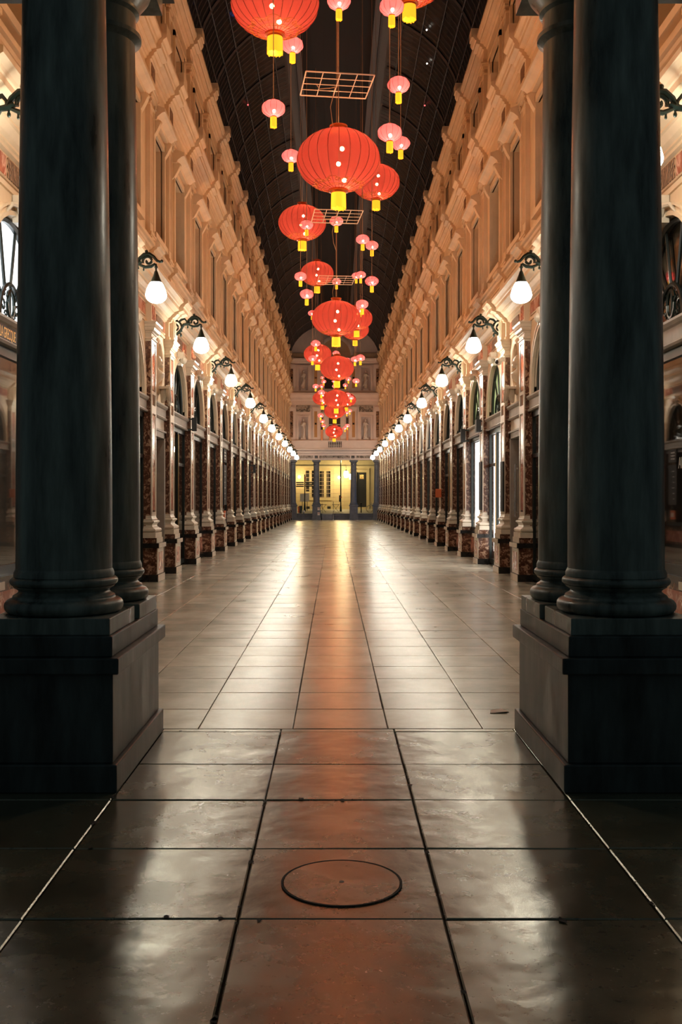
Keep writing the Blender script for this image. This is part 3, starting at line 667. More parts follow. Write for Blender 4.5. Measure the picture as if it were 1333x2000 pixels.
# what each shop front shows: (room, blind, arch glass, door?)
KIND = {(-1,1): ('grey','', 'white', 0), (1,1): ('dark','', 'clear', 0),
        (-1,5): ('dark','', '', 1), (-1,6): ('grey','', '', 0), (-1,7): ('grey','', '', 0), (-1,8): ('brown','', '', 2), (-1,9): ('dark','', '', 1), (-1,10): ('teal','', '', 0), (-1,11): ('glitter','', '', 0), (-1,14): ('teal','',' ',0), (-1,22): ('cream','','',0), (-1,20): ('cream','','',0),
        (1,5): ('dark','white','green', 1), (1,6): ('dark','white','green', 0), (1,7): ('dark','','', 0), (1,8): ('dark','','', 1), (1,9): ('dark','','', 0), (1,10): ('cream','','white', 0), (1,11): ('cream','','white', 0),
        (1,13): ('blue2','','',0), (1,14): ('blue2','','',0), (1,16): ('teal','','',0), (1,17): ('teal','','',0), (1,22): ('blue','','',0), (1,23): ('blue','','',0)}
dn = 0
for s in (-1, 1):
    for i in range(NB):
        w = key(P[i+1]-P[i]); S = (s, 1, 1); loc = (AX, P[i], 0)
        if w < 3:
            dn += 1
            o = structure(link('door_%d' % dn, cached('door|%s' % w, lambda: wood_door(w)), None, loc, 0, S))
            link('door_leaf', cached('door_leaf|%s' % w, lambda: door_leaf(w)), o); link('lintel_band', cached('lintel_band|%s' % w, lambda: band_mesh(w)), o)
            continue
        rm, bl, arch, dr = KIND.get((s, i), ('dark', '', '', (i*7+(s > 0)*3) % 3 == 0 and 1 or 0))
        wn += 1
        o = structure(link('window_%d' % wn, cached('window_frame|%s_%d' % (w, dr == 1), lambda: shop_frame(w, dr == 1)), None, loc, 0, S))
        if ('fan', w) not in mesh_cache:
            a_, b_ = fan_parts(w); mesh_cache[('fan', w)] = (a_.mesh('fanlight', True), b_.mesh('fanlight_grille', True))
        fl = link('fanlight', mesh_cache[('fan', w)][0], o); link('fanlight_grille', mesh_cache[('fan', w)][1], fl)
        link('lintel_band', cached('lintel_band|%s' % w, lambda: band_mesh(w)), o)
        gm = {'white': M['lit_arch_white'], 'green': M['lit_arch_green']}.get(arch, M['glass'])
        link('fanlight_pane', cached('fanlight_pane|%s_%s' % (w, arch.strip() or 'plain'), lambda: fan_glass(w, gm)), fl)
        if dr != 1: link('window_dado', cached('window_dado|%s' % w, lambda: dado(w)), o)
        mb = MB(); mb.box(4.112, 4.122, 0.38, w-0.38, 0.15 if dr == 1 else 0.9, 3.46, M['glass']); link('window_pane', cached('shop_pane|%s_%d' % (w, dr == 1), lambda: mb), o)
        rmat = {'dark': M['dark_room'], 'grey': M['grey_room'], 'brown': M['dark_door'], 'teal': M['grey_room'], 'cream': M['grey_room'], 'blue2': M['grey_room'], 'blue': M['dark_room'], 'glitter': M['dark_room']}[rm]
        link('shop_room', cached('shop_room|%s_%s' % (w, rmat.name), lambda: room(w, rmat)), o)
        if bl == 'white': link('lit_blind', cached('lit_blind|%s_%s' % (w, dr), lambda: blind(w, M['lit_white'], z0=0.35 if dr == 1 else 0.92)), o)
        if rm == 'cream': link('lit_panel', cached('lit_panel_c|%s' % w, lambda: blind(w, M['lit_cream'], x=4.9)), o)
        if rm == 'teal': link('lit_panel', cached('lit_panel_t|%s' % w, lambda: blind(w, M['lit_teal'], x=4.9)), o)
        if rm == 'blue': link('lit_panel', cached('lit_panel_b|%s' % w, lambda: blind(w, M['lit_blue'], x=4.2, z0=1.6)), o)
        if rm == 'blue2':
            link('lit_panel', cached('lit_panel_d|%s' % w, lambda: blind(w, M['lit_white'], x=4.9, z0=0.9, z1=2.9, a=0.3, b=0.75)), o)
        if rm == 'glitter':
            mb = MB(); rnd = random.Random(3)
            for k in range(240): mb.ball((4.19+rnd.uniform(0, 0.3), rnd.uniform(0.5, w-0.5), rnd.uniform(0.9, 3.4)), rnd.uniform(0.012, 0.03), M['twinkle'] if 'twinkle' in M else M.setdefault('twinkle', emit('twinkle_white_blue', (0.65, 0.88, 1.0), 3.5)), 5)
            link('string_lights', mb.mesh('string_lights'), o)['kind'] = 'stuff'

# ---------------------------------------------------------------- ceiling vault
def vault_pt(t, r=0.0, a=3.98, b=3.15, z=14.25):
    an = PI*t; return (AX-(a-r)*math.cos(an), z+(b-r)*math.sin(an))
mb = MB(); N = 28
for k in range(N):
    x0, z0 = vault_pt(k/N); x1, z1 = vault_pt((k+1)/N)
    m = M['roof_black'] if abs((x0+x1)/2-AX) < 1.25 else M['roof']
    lift = 0.55 if m is M['roof_black'] else 0
    mb.face([(x0, 7.1, z0+lift), (x1, 7.1, z1+lift), (x1, 88.3, z1+lift), (x0, 88.3, z0+lift)], m)
for s in (-1, 1):
    x = AX+s*1.30; mb.box(x-0.03, x+0.03, 7.1, 88.3, 17.1, 18.1, M['roof_black'])
structure(obj('ceiling', mb))
mb = MB()
for j in range(0, 232):      # purlins, one every 0.35 m
    y = 7.2+j*0.35; big = j % 10 == 0; r = 0.05 if big else 0.012
    pts = [vault_pt(k/20, 0.03) for k in range(21)]
    for half in (pts[:8], pts[13:]):
        mb.tube([(x, y, z) for x, z in half], r, M['roofbar'], 4)
structure(obj('ceiling_ribs', mb))
mb = MB()
for t in (0.08, 0.14, 0.20, 0.26, 0.32, 0.38):
    for q in (t, 1-t):
        x, z = vault_pt(q, 0.05); mb.box(x-0.014, x+0.014, 7.2, 88.2, z-0.02, z+0.02, M['roofbar'])
for s in (-1, 1): mb.box(AX+s*1.30-0.10, AX+s*1.30+0.10, 7.2, 88.2, 17.02, 17.14, M['roofbar'])
structure(obj('ceiling_bars', mb))

# ---------------------------------------------------------------- wall lamps
def spiral(cx, cz, r0, a0, turns, r1=0.02, n=18, ccw=1):
    out = []
    for i in range(n+1):
        t = i/n; a = math.radians(a0)+ccw*turns*2*PI*t; r = r0+(r1-r0)*t; out.append((cx+r*math.cos(a), 0, cz+r*math.sin(a)))
    return out
def lamp_bracket():
    """local x runs from the wall into the nave (0..0.75), z = 0 is the globe centre"""
    mb = MB(); I = M['iron']; _t = mb.tube
    def thick(p, r, m, seg=6): _t(p, [q*1.25 for q in r] if isinstance(r, list) else r*1.25, m, seg)
    mb.tube = thick
    # wall ring and its inner scroll
    mb.tube(arcpts(0.21, 0.42, 0.165, 60, 400, 22), [0.022]*23, I, 6)
    mb.tube(spiral(0.21, 0.40, 0.15, 250, 1.25, 0.03, 20, -1), [0.024-0.0005*k for k in range(21)], I, 6)
    mb.ball((0.21, 0, 0.40), 0.035, I, 8)
    # horn rising beside the wall
    mb.tube([(0.06,0,0.47),(0.10,0,0.56),(0.17,0,0.63),(0.16,0,0.70),(0.09,0,0.72),(0.05,0,0.68)], [0.028,0.03,0.028,0.024,0.018,0.014], I, 6)
    mb.tube([(0.16,0,0.60),(0.24,0,0.68),(0.27,0,0.70)], [0.03,0.035,0.02], I, 6)
    # middle leaf bridge
    mb.tube([(0.30,0,0.53),(0.37,0,0.60),(0.45,0,0.62),(0.50,0,0.56),(0.47,0,0.50)], [0.022,0.024,0.022,0.018,0.012], I, 6)
    mb.tube([(0.27,0,0.28),(0.36,0,0.36),(0.42,0,0.48),(0.52,0,0.50),(0.58,0,0.53)], [0.02,0.026,0.028,0.03,0.024], I, 6)
    # outer arch and its scroll
    mb.tube([(0.50,0,0.50),(0.55,0,0.59),(0.63,0,0.66),(0.72,0,0.67),(0.80,0,0.62),(0.86,0,0.55),(0.92,0,0.53)], [0.022,0.028,0.03,0.03,0.026,0.022,0.018], I, 6)
    mb.tube([(0.55,0,0.48),(0.65,0,0.44),(0.75,0,0.45),(0.83,0,0.50)], [0.018,0.024,0.024,0.018], I, 6)
    mb.tube(spiral(0.70, 0.545, 0.10, 200, 1.15, 0.02, 16, -1), 0.02, I, 6)
    mb.ball((0.94, 0, 0.545), 0.03, I, 8); mb.ball((0.67, 0, 0.715), 0.032, I, 8)
    # drops and leaf curls
    for x, z, r in ((0.52, 0.43, 0.022), (0.36, 0.24, 0.028), (0.13, 0.23, 0.02), (0.62, 0.40, 0.016)): mb.tube([(x,0,z+0.05),(x,0,z)], 0.01, I, 5); mb.ball((x, 0, z-0.01), r, I, 8, (1,1,1.4))
    for k in range(7):
        a = math.radians(200+k*22); mb.ball((0.21+0.19*math.cos(a), 0, 0.42+0.19*math.sin(a)), 0.018, I, 6)
    mb.box(-0.02, 0.03, -0.035, 0.035, 0.22, 0.70, I)
    return mb
def lamp_cap():
    mb = MB(); prof = [(0.012,0.50),(0.02,0.46),(0.035,0.44),(0.02,0.42),(0.016,0.38),(0.03,0.36),(0.05,0.30),(0.08,0.22),(0.105,0.165),(0.01,0.165)]
    mb.lathe(prof, M['iron'], (0.84, 0, 0), 20); return mb
def lamp_globe():
    mb = MB(); prof = [(0.07,0.178),(0.098,0.17),(0.130,0.12),(0.160,0.05),(0.180,-0.02),(0.187,-0.06),(0.182,-0.09),(0.165,-0.125),(0.135,-0.156),(0.095,-0.180),(0.05,-0.193),(0.0005,-0.197)]
    mb.lathe(prof, M['globe'], (0.84, 0, 0), 28); return mb
LZ = 5.39
lamp0 = None
for s in (-1, 1):
    side = 'left' if s < 0 else 'right'
    for n, i in enumerate(LAMP_I):
        if lamp0 is None:
            lamp0 = thing('wall_lamp', '', 'wall lamp'); br = obj('bracket', lamp_bracket(), lamp0, smooth=True)
            obj('cap', lamp_cap(), lamp0, smooth=True); obj('globe', lamp_globe(), lamp0, smooth=True); index_kids(lamp0); o = lamp0
        else: o = copy_tree(lamp0)
        o.location = (AX+s*3.86, P[i], LZ); o.scale = (-s*0.76, 1, 1)
        # undo the squeeze for the globe and cap so that they stay round
        o.scale = (-s, 1, 1) if s > 0 else (1, 1, 1)
        o.location.x = AX+s*(3.23+0.84)
        if n == 0: lab = 'green iron lamp bracket showing high between the %s front column and picture edge' % side
        else: lab = '%s glowing globe lamp on scroll bracket, %s wall, counting inward from the columns' % (ORD[n-1], side)
        tag(o, lab, 'wall lamp', 'globe lamps along the %s wall' % side)

# ---------------------------------------------------------------- lanterns
def ellip(rx, rz, open_r, n=22):
    a0 = math.asin(open_r/rx); return [(rx*math.sin(a0+(PI-2*a0)*k/n), -rz*math.cos(a0+(PI-2*a0)*k/n)) for k in range(n+1)]
def lantern(big):
    """unit lantern, 1 m wide, hung at its centre"""
    root = thing('paper_lantern', '', 'lantern'); nr = 24 if big else 12; rz = 0.36 if big else 0.345; orr = 0.11 if big else 0.13
    mb = MB(); sub = 3
    mb.lathe(ellip(0.5, rz, orr), M['cloth'] if big else M['cloth_small'], seg=nr*sub*1, mod=lambda a, z: 1-0.022*(abs(math.sin(a*nr/2))**0.7)*0.9)
    obj('shade', mb, root, smooth=True)
    mb = MB()
    pr = ellip(0.502, rz+0.002, orr, 18)
    for k in range(nr):
        a = 2*PI*k/nr; mb.tube([(r*math.cos(a), r*math.sin(a), z) for r, z in pr], 0.0036 if big else 0.007, M['rib'], 4)
    rb = obj('ribs', mb, root)
    mb = MB(); 
    if big: mb.lathe([(0.075,rz-0.02),(0.105,rz-0.015),(0.105,rz+0.01),(0.085,rz+0.012),(0.085,rz+0.03),(0.108,rz+0.035),(0.108,rz+0.055),(0.02,rz+0.06)], M['collar'], seg=24)
    else: mb.lathe([(0.09,rz-0.025),(0.13,rz-0.02),(0.12,rz+0.02),(0.06,rz+0.03),(0.05,rz+0.07),(0.015,rz+0.08)], M['collar'], seg=16)
    obj('top_collar', mb, root, smooth=True)
    mb = MB(); mb.lathe([(0.04,-rz+0.02),(0.115,-rz+0.015),(0.12,-rz-0.012),(0.09,-rz-0.02),(0.09,-rz-0.035),(0.04,-rz-0.035)], M['collar'], seg=24); obj('bottom_collar', mb, root, smooth=True)
    # fringe: a skirt of strands with an uneven hem
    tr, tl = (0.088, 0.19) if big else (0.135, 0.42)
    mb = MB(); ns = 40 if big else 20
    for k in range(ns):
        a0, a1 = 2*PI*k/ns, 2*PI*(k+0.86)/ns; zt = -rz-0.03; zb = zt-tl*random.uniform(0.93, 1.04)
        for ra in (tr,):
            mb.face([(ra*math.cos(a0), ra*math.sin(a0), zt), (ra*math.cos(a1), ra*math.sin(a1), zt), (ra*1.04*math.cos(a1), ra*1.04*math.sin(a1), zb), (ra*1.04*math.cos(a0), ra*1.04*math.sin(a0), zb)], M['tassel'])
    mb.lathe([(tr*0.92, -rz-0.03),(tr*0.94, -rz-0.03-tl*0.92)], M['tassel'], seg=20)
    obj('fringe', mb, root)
    if big:
        # gilded scrollwork printed round the lower belly
        mb = MB(); G = M['gold_print'] if 'gold_print' in M else M.setdefault('gold_print', plain('gold_print', (0.55, 0.20, 0.03), 0.5))
        def on(a, th, lift=1.004): rr = 0.5*lift*math.sin(th); return (rr*math.cos(a), rr*math.sin(a), -rz*lift*math.cos(th))
        for th in (0.36, 0.42): mb.tube([on(2*PI*k/48, th) for k in range(49)], 0.0028, G, 4)
        for k in range(32): a = 2*PI*k/32; mb.tube([on(a, 0.36), on(a+0.06, 0.42)], 0.0022, G, 4)
        for k in range(8):
            a = 2*PI*k/8
            for q in (-1, 1):
                mb.tube([on(a+q*(0.20+(0.16-0.011*j)*math.cos(j*0.6)), 0.56+(0.075-0.005*j)*math.sin(j*0.6)) for j in range(13)], 0.0045, G, 4)
                mb.tube([on(a+q*0.03, 0.68), on(a+q*0.16, 0.66), on(a+q*0.26, 0.60), on(a+q*0.38, 0.52)], 0.004, G, 4)
        obj('gold_scrolls', mb, root)
        for z, y in ((0.13, 0.02), (-0.06, -0.03), (-0.24, 0.05)):
            mb = MB(); mb.ball((0.0, 0, 0), 0.025, M['bulb'], 12); obj('bulb', mb, root, (y, -0.05, z), smooth=True)
    else:
        mb = MB(); mb.ball((0, 0, 0), 0.075, M['bulb_small'], 12); obj('bulb', mb, root, (0.02, -0.03, -0.12), smooth=True)
    mb = MB(); mb.tube([(0,0,0),(0,0,1)], 1.0, M['cable'], 5); cb = obj('cable', mb, root, (0,0,rz+0.05))
    index_kids(root)
    return root
BIG = [(-0.9,15.26,9.33),(1.33,17.5,10.93),(0.08,16.1,7.2),(1.2,28.23,10.73),(-0.89,28.23,9.58),(-0.67,40.38,10.91),(0.07,27.63,6.76),(0.98,42.34,9.45),(1.05,48.61,10.05),(-0.78,48.61,8.86),(0.14,40.01,7.03),(-0.78,69.08,8.81),(0.14,53.57,7.18),(0.89,69.08,8.7),(0.07,64.02,7.46),(0.04,76.31,7.0)]
BIGLAB = ['huge red lantern with gold scrollwork cut off at the top left of the row','red lantern whose underside just shows at the top right picture edge','large red ribbed lantern, nearest of the low central row, with yellow fringe','red lantern half behind the right side of the nearest central lantern','red lantern with a small pink one in front, left below nearest central lantern',
 'red lantern upper left of the second low central lantern','large red ribbed lantern, second of the low central row','red lantern peeping out upper right behind second central lantern','red lantern peeping out at lower right behind the second central lantern','red lantern behind a cluster of small ones, upper left of the third central lantern',
 'red ribbed lantern, third of the low central row','red lantern mostly hidden left behind the fourth central lantern','red lantern, fourth of the low central row','red lantern mostly hidden right behind the fourth central lantern','red lantern, fifth of the low central row, overlapped from above','red lantern, last and lowest of the central row, before the end wall windows']
SMALL = [(0.08,14.79,9.12),(0.82,14.03,8.66),(-0.66,15.98,9.01),(1.01,15.47,8.16),(-0.88,14.57,7.44),(0.8,14.18,6.94),(1.24,18.39,8.3),(-0.81,18.9,8.24),(0.07,25.21,8.78),(-0.71,26.17,8.95),(0.75,25.68,8.44),(1.03,26.69,8.54),(-0.93,28.01,8.01),(-0.68,25.21,6.93),(0.11,36.99,9.84),(0.86,37.81,10.24),(0.93,34.03,9.42),(0.97,25.21,7.26),(0.78,27.22,7.07),(1.07,40.03,9.37),(-0.92,42.53,9.71),(-0.66,36.59,7.48),(-0.87,41.0,7.57),(-0.74,61.87,10.84),(0.12,48.61,8.9),(0.91,42.53,7.74),(1.02,37.81,7.13),(0.94,68.05,11.36),(-0.93,81.99,11.84),(-0.67,68.05,9.85),(-0.98,54.44,7.96),(-0.82,68.05,9.54),(0.92,61.87,9.27),(1.1,48.61,7.55),(0.83,70.16,9.84),(0.06,75.62,10.39),(0.02,82.99,11.66),(-0.6,48.61,6.99),(-0.78,68.05,8.56),(0.89,61.87,8.29),(1.03,59.18,7.83),(1.16,71.64,8.18),(1.01,75.62,8.39),(-0.77,59.18,6.77),(-0.86,75.62,7.73),(-0.76,75.62,7.4),(0.94,68.05,6.83),(0.86,75.62,7.21)]
def hang(proto, first, pos, dia, rz, label, group, rcab):
    o = proto if first else copy_tree(proto)
    o.location = pos; o.scale = (dia, dia, dia)
    o.rotation_euler = (random.uniform(-0.04, 0.04), random.uniform(-0.05, 0.05), random.uniform(0, 1.0) if not first else 0)
    ch = KIDS[proto.name] if first else [x for x in COL.objects[-(len(KIDS[proto.name])):]]
    cab = [x for x in ch if x.name.startswith('cable')][0]
    top = 17.6 if abs(pos[0]-AX) < 1.2 else 17.2
    cab.scale = (rcab/dia, rcab/dia, (top-pos[2]-(rz+0.05)*dia)/dia)
    o.rotation_euler[0] = 0; o.rotation_euler[1] = 0
    tag(o, label, 'lantern', group)
big0 = lantern(True)
for n, (p, l) in enumerate(zip(BIG, BIGLAB)): hang(big0, n == 0, p, 1.35, 0.36, l, 'large red lanterns hanging in the gallery', 0.006)
small0 = lantern(False)
proj = [(652+x/y*1944.4, 978-(z-1.7)/y*1944.4) for x, y, z in SMALL]
cnt = {}
order = sorted(range(len(SMALL)), key=lambda k: proj[k][1]); labs = {}
for k in order:
    px = proj[k][0]; side = 'left of the centre line' if px < 645 else ('right of the centre line' if px > 666 else 'on the centre line')
    cnt[side] = cnt.get(side, 0)+1; labs[k] = 'small pink lantern, %s from top among small ones %s' % (ORD[cnt[side]-1], side)
for k, p in enumerate(SMALL): hang(small0, k == 0, p, 0.35, 0.345, labs[k], 'small pink lanterns hanging in the gallery', 0.006)

# ---------------------------------------------------------------- hanging cable grids
def grid(x, y, z, wx, wy, rz, label):
    root = thing('cable_grid', label, 'hanging grid', (x, y, z), rz, 'white wire grids above the lanterns')
    mb = MB(); W = M['white_bar']; r = 0.011
    c = [(-wx/2,-wy/2,0),(wx/2,-wy/2,0),(wx/2,wy/2,0),(-wx/2,wy/2,0),(-wx/2,-wy/2,0)]
    for a in range(4): mb.tube([c[a], c[a+1]], r, W, 6)
    obj('rim', mb, root); mb = MB()
    for k in (1, 2, 3):
        mb.tube([(-wx/2+wx*k/4,-wy/2,0),(-wx/2+wx*k/4,wy/2,0)], r*0.7, W, 5); mb.tube([(-wx/2,-wy/2+wy*k/4,0),(wx/2,-wy/2+wy*k/4,0)], r*0.7, W, 5)
    mb.tube([(-wx*0.3,0,0),(-wx*0.25,0.1,-0.03),(-wx*0.1,0.0,-0.05),(0.02,0.08,0.01)], 0.008, M['cable'], 5)
    obj('crossbars', mb, root)
    mb = MB(); mb.tube([(0.02,0.05,0),(0.0,0.03,17.6-z)], 0.006, M['cable'], 5); mb.tube([(-0.02,0.0,0),(-0.10,0.0,-0.35),(-0.07,0.0,-0.6),(0.0,0.1,-0.75)], 0.006, M['cable'], 5); obj('cable', mb, root)
grid(0.05, 15.94, 8.35, 1.08, 0.92, 0.13, 'white wire grid hanging above the nearest central red lantern')
grid(0.07, 22.6, 8.15, 1.08, 1.05, 0.10, 'white wire grid partly hidden behind a red lantern, middle one of three')
grid(0.07, 29.9, 8.32, 1.08, 1.15, 0.08, 'smallest looking white wire grid, above the second central lantern')

# ---------------------------------------------------------------- fairy lights on the roof
FL = [(-2.6,22,'white'),(-2.45,24,'red'),(-2.1,24.5,'white'),(-2.0,21,'red'),(-2.8,27,'white'),(-2.9,30,'blue'),(-2.6,27.5,'white'),(-1.9,24,'red'),(-2.2,31,'blue'),(-1.95,29,'white'),(-1.85,28,'red'),(-1.9,27,'red'),(-2.0,26,'white'),(-1.7,23,'red'),
      (0.7,20.5,'white'),(2.5,20,'white'),(2.7,21.5,'white'),(2.8,24,'white'),(2.35,25,'red'),(2.2,26.5,'red'),(2.9,31,'white'),(3.1,33,'white'),(2.6,27,'white'),(3.0,28.5,'blue'),(3.3,36,'red'),(-3.1,36,'red'),(2.3,30,'red'),(1.9,26,'red')]
groups = {}
rank = {}
for k, (x, y, c) in enumerate(FL): rank[k] = sum(1 for (x2, y2, c2) in FL if c2 == c and (x2 < 0) == (x < 0) and (y2, x2) < (y, x))
for k, (x, y, c) in enumerate(FL):
    u = abs(x-AX); z = 14.25+3.15*math.sqrt(max(0, 1-(u/3.98)**2))-0.12
    if u < 1.25: z += 0.5
    mb = MB(); mb.ball((0,0,0), 0.026, M['fairy_'+c], 8); o = obj('fairy_light', mb, None, (x, y, z), smooth=True)
    side = 'left' if x < 0 else 'right'; gk = (side, c); groups[gk] = groups.get(gk, 0)+1
    tag(o, 'tiny %s fairy light on the %s slope of the dark roof, %s one counting inward' % (c, side, ORD[rank[k]]), 'fairy light', '%s fairy lights on the %s roof slope' % (c, side))

# ---------------------------------------------------------------- end wall
EY = 88.0
def Z(py): return 1.7+(978-py)*EY/1944.4
M['end_plaster'] = plain('lantern_tinted_plaster', (0.80, 0.68, 0.64), 0.6, var=0.06, scale=1.5)  # paler and pinker than the side walls: lamp and lantern light in the colour
mb = MB(); pl = M['end_plaster']; pd = M['plaster_deep']
mb.box(AX-4.4, AX+4.4, EY+0.35, EY+0.6, 5.3, 14.25, pl)
mb.prism([(AX+4.1*math.cos(PI*k/24), 14.2+3.9*math.sin(PI*k/24)) for k in range(25)], EY+0.1, EY+0.6, pl)
# skin with niches left open
def strip(x0, x1, z0, z1, mat=pl, y0=EY, y1=EY+0.36): mb.box(AX+x0, AX+x1, y0, y1, z0, z1, mat)
for zb, zt, nz0, nz1 in ((7.0, 10.3, 7.1, 9.1), (11.25, 13.8, 11.45, 13.5)):
    for s in (-1, 1):
        a, b = (-4.4, -3.19) if s < 0 else (3.19, 4.4); strip(a, b, zb, zt)
        a, b = (-3.19, -2.35) if s < 0 else (2.35, 3.19); strip(a, b, zb, nz0); strip(a, b, nz1, zt)
        a, b = (-2.35, -1.28) if s < 0 else (1.28, 2.35); strip(a, b, zb, zt)
strip(-1.28, 1.28, 9.15, 10.3); strip(-1.28, 1.28, 11.25, 11.6); strip(-1.28, 1.28, 13.3, 13.8)
for s in (-1, 1): strip(min(s*0.55, s*0.98), max(s*0.55, s*0.98), 7.0, 9.15); strip(min(s*0.9, s*1.28), max(s*0.9, s*1.28), 11.6, 13.3)
for zb, zt in ((7.05, 9.95), (11.4, 13.7)):
    for s in (-1, 1):
        for c in (1.67, 3.80):
            strip(s*c-0.26, s*c+0.26, zb, zt, pl, EY-0.08, EY); strip(s*c-0.13, s*c+0.13, zb+0.25, zt-0.35, M['relief'] if c > 3 else M['marble_inlay'] if 'marble_inlay' in M else M.setdefault('marble_inlay', plain('ochre_inlay', (0.55, 0.30, 0.12), 0.4)), EY-0.09, EY-0.07)
            strip(s*c-0.08, s*c+0.08, (zb+zt)/2-0.08, (zb+zt)/2+0.08, M['black_marble'], EY-0.1, EY-0.08)
            strip(s*c-0.32, s*c+0.32, zt-0.12, zt+0.05, pl, EY-0.14, EY)
        for (z0, z1) in ((7.1, 9.1),) if zb < 8 else ((11.45, 13.5),):   # niche surround
            for a, b, c0, c1 in ((-0.56,-0.42,z0,z1+0.14),(0.42,0.56,z0,z1+0.14),(-0.42,0.42,z1,z1+0.14)): strip(s*2.77+a, s*2.77+b, c0, c1, pl, EY-0.06, EY)
for s in (-1, 1): strip(s*2.77-0.62, s*2.77+0.62, 9.55, 10.12, M['relief_pale'], EY-0.04, EY)
strip(-1.2, -0.5, 9.5, 10.1, M['relief_pale'], EY-0.04, EY); strip(0.5, 1.2, 9.5, 10.1, M['relief_pale'], EY-0.04, EY)
structure(obj('wall_end', mb)); endwall = bpy.data.objects['wall_end']
# cornices of the end wall
def cprof(y, z0, z1, d): h = z1-z0; return [(y+0.2, z0),(y, z0),(y, z0+h*0.25),(y-d*0.3, z0+h*0.35),(y-d*0.35, z0+h*0.55),(y-d*0.85, z0+h*0.72),(y-d, z0+h*0.78),(y-d, z0+h*0.95),(y-d*0.7, z1),(y+0.2, z1)]
tn = 9
for z0, z1, d in ((5.72, 6.30, 0.45), (10.3, 11.25, 0.40), (13.75, 14.30, 0.28)):
    mb = MB(); mb.prism(cprof(EY, z0, z1, d), AX-4.2, AX+4.2, pl, axis='x'); structure(obj('trim_%d' % tn, mb)); tn += 1
# frieze and parapet with balusters
mb = MB(); mb.box(AX-4.3, AX+4.3, EY-0.02, EY+0.6, 5.30, 5.42, pl); mb.box(AX-4.3, AX+4.3, EY, EY+0.6, 5.42, 5.72, pl)
for a, b in ((-3.1,-1.9),(-1.35,1.35),(1.9,3.1)): mb.box(AX+a, AX+b, EY-0.03, EY, 5.45, 5.69, M['relief_pale'])
for a in (-1.62, 1.62): mb.box(AX+a-0.14, AX+a+0.14, EY-0.04, EY, 5.45, 5.69, M['black_marble'])
structure(obj('trim_%d' % tn, mb)); tn += 1
mb = MB()
for a, b in ((-4.2,-0.55),(0.62,4.2)): mb.box(AX+a, AX+b, EY-0.22, EY-0.05, 6.30, 6.97, pl)
for s in (-1, 1): mb.box(AX+s*1.67-0.32, AX+s*1.67+0.32, EY-0.27, EY-0.05, 6.30, 7.0, pl)
mb.box(AX-4.2, AX+4.2, EY-0.26, EY-0.02, 6.93, 7.03, pl); mb.box(AX-4.2, AX+4.2, EY-0.26, EY-0.02, 6.28, 6.40, pl)
mb.box(AX-0.55, AX+0.62, EY-0.05, EY-0.03, 6.40, 6.93, M['dark_door'])  # dark sheet added to stand for the shade in the baluster gaps
par = structure(obj('wall_parapet', mb))
for k in range(7):
    mb = MB(); mb.lathe([(0.035,0),(0.05,0.06),(0.065,0.16),(0.04,0.28),(0.028,0.38),(0.05,0.46),(0.05,0.53)], M['statue'], seg=10); obj('baluster', mb, par, (AX-0.45+0.16*k, EY-0.14, 6.40), smooth=True)
# arch ring in the tympanum and its inner lunette
mb = MB(); cx, cz = AX+0.05, 14.55
for r0, r1, y0, m in ((1.62, 1.36, EY-0.06, pl), (1.36, 0.0, EY+0.02, pd)):
    for k in range(24):
        a0, a1 = PI*k/24, PI*(k+1)/24
        q = [(cx+r0*math.cos(a0), cz+1.06*r0*math.sin(a0)), (cx+r0*math.cos(a1), cz+1.06*r0*math.sin(a1)), (cx+r1*math.cos(a1), cz+1.06*r1*math.sin(a1)), (cx+r1*math.cos(a0), cz+1.06*r1*math.sin(a0))]
        mb.face([(x, y0, z) for x, z in q], m)
        if r1 > 0: mb.face([(q[0][0], y0, q[0][1]), (q[1][0], y0, q[1][1]), (q[1][0], EY+0.15, q[1][1]), (q[0][0], EY+0.15, q[0][1])], m); mb.face([(q[3][0], y0, q[3][1]), (q[2][0], y0, q[2][1]), (q[2][0], EY+0.15, q[2][1]), (q[3][0], EY+0.15, q[3][1])], m)
mb.box(AX-4.0, AX+4.0, EY-0.05, EY+0.1, 14.3, 14.75, M['plaster_deep'])
structure(obj('trim_%d' % tn, mb)); tn += 1
# windows of the end wall, lit orange from inside
for (x0, x1, z0, z1) in ((-1.28,-0.98,7.05,9.1),(-0.55,0.55,7.05,9.1),(0.98,1.28,7.05,9.1)):
    wn += 1; mb = MB(); W = M['statue']
    mb.box(AX+x0, AX+x0+0.05, EY+0.1, EY+0.16, z0, z1, W); mb.box(AX+x1-0.05, AX+x1, EY+0.1, EY+0.16, z0, z1, W); mb.box(AX+x0, AX+x1, EY+0.1, EY+0.16, z0+1.35, z0+1.42, W); mb.box(AX+x0, AX+x1, EY+0.1, EY+0.16, z1-0.06, z1, W)
    o = structure(obj('window_%d' % wn, mb)); mb = MB(); mb.box(AX+x0, AX+x1, EY+0.18, EY+0.2, z0, z1, M['glass']); obj('window_pane', mb, o)
    mb = MB(); mb.box(AX+x0, AX+x1, EY+0.32, EY+0.34, z0, z1, M['dark_door']); obj('dark_room', mb, o)
    mb = MB(); mb.box(AX+x0, AX+x1, EY+0.28, EY+0.31, z0, z0+0.95, M['lit_orange']); obj('lit_room', mb, o)
wn += 1; mb = MB(); mb.box(AX-0.9, AX+0.9, EY+0.15, EY+0.3, 11.6, 13.3, M['dark_door']); structure(obj('window_%d' % wn, mb))

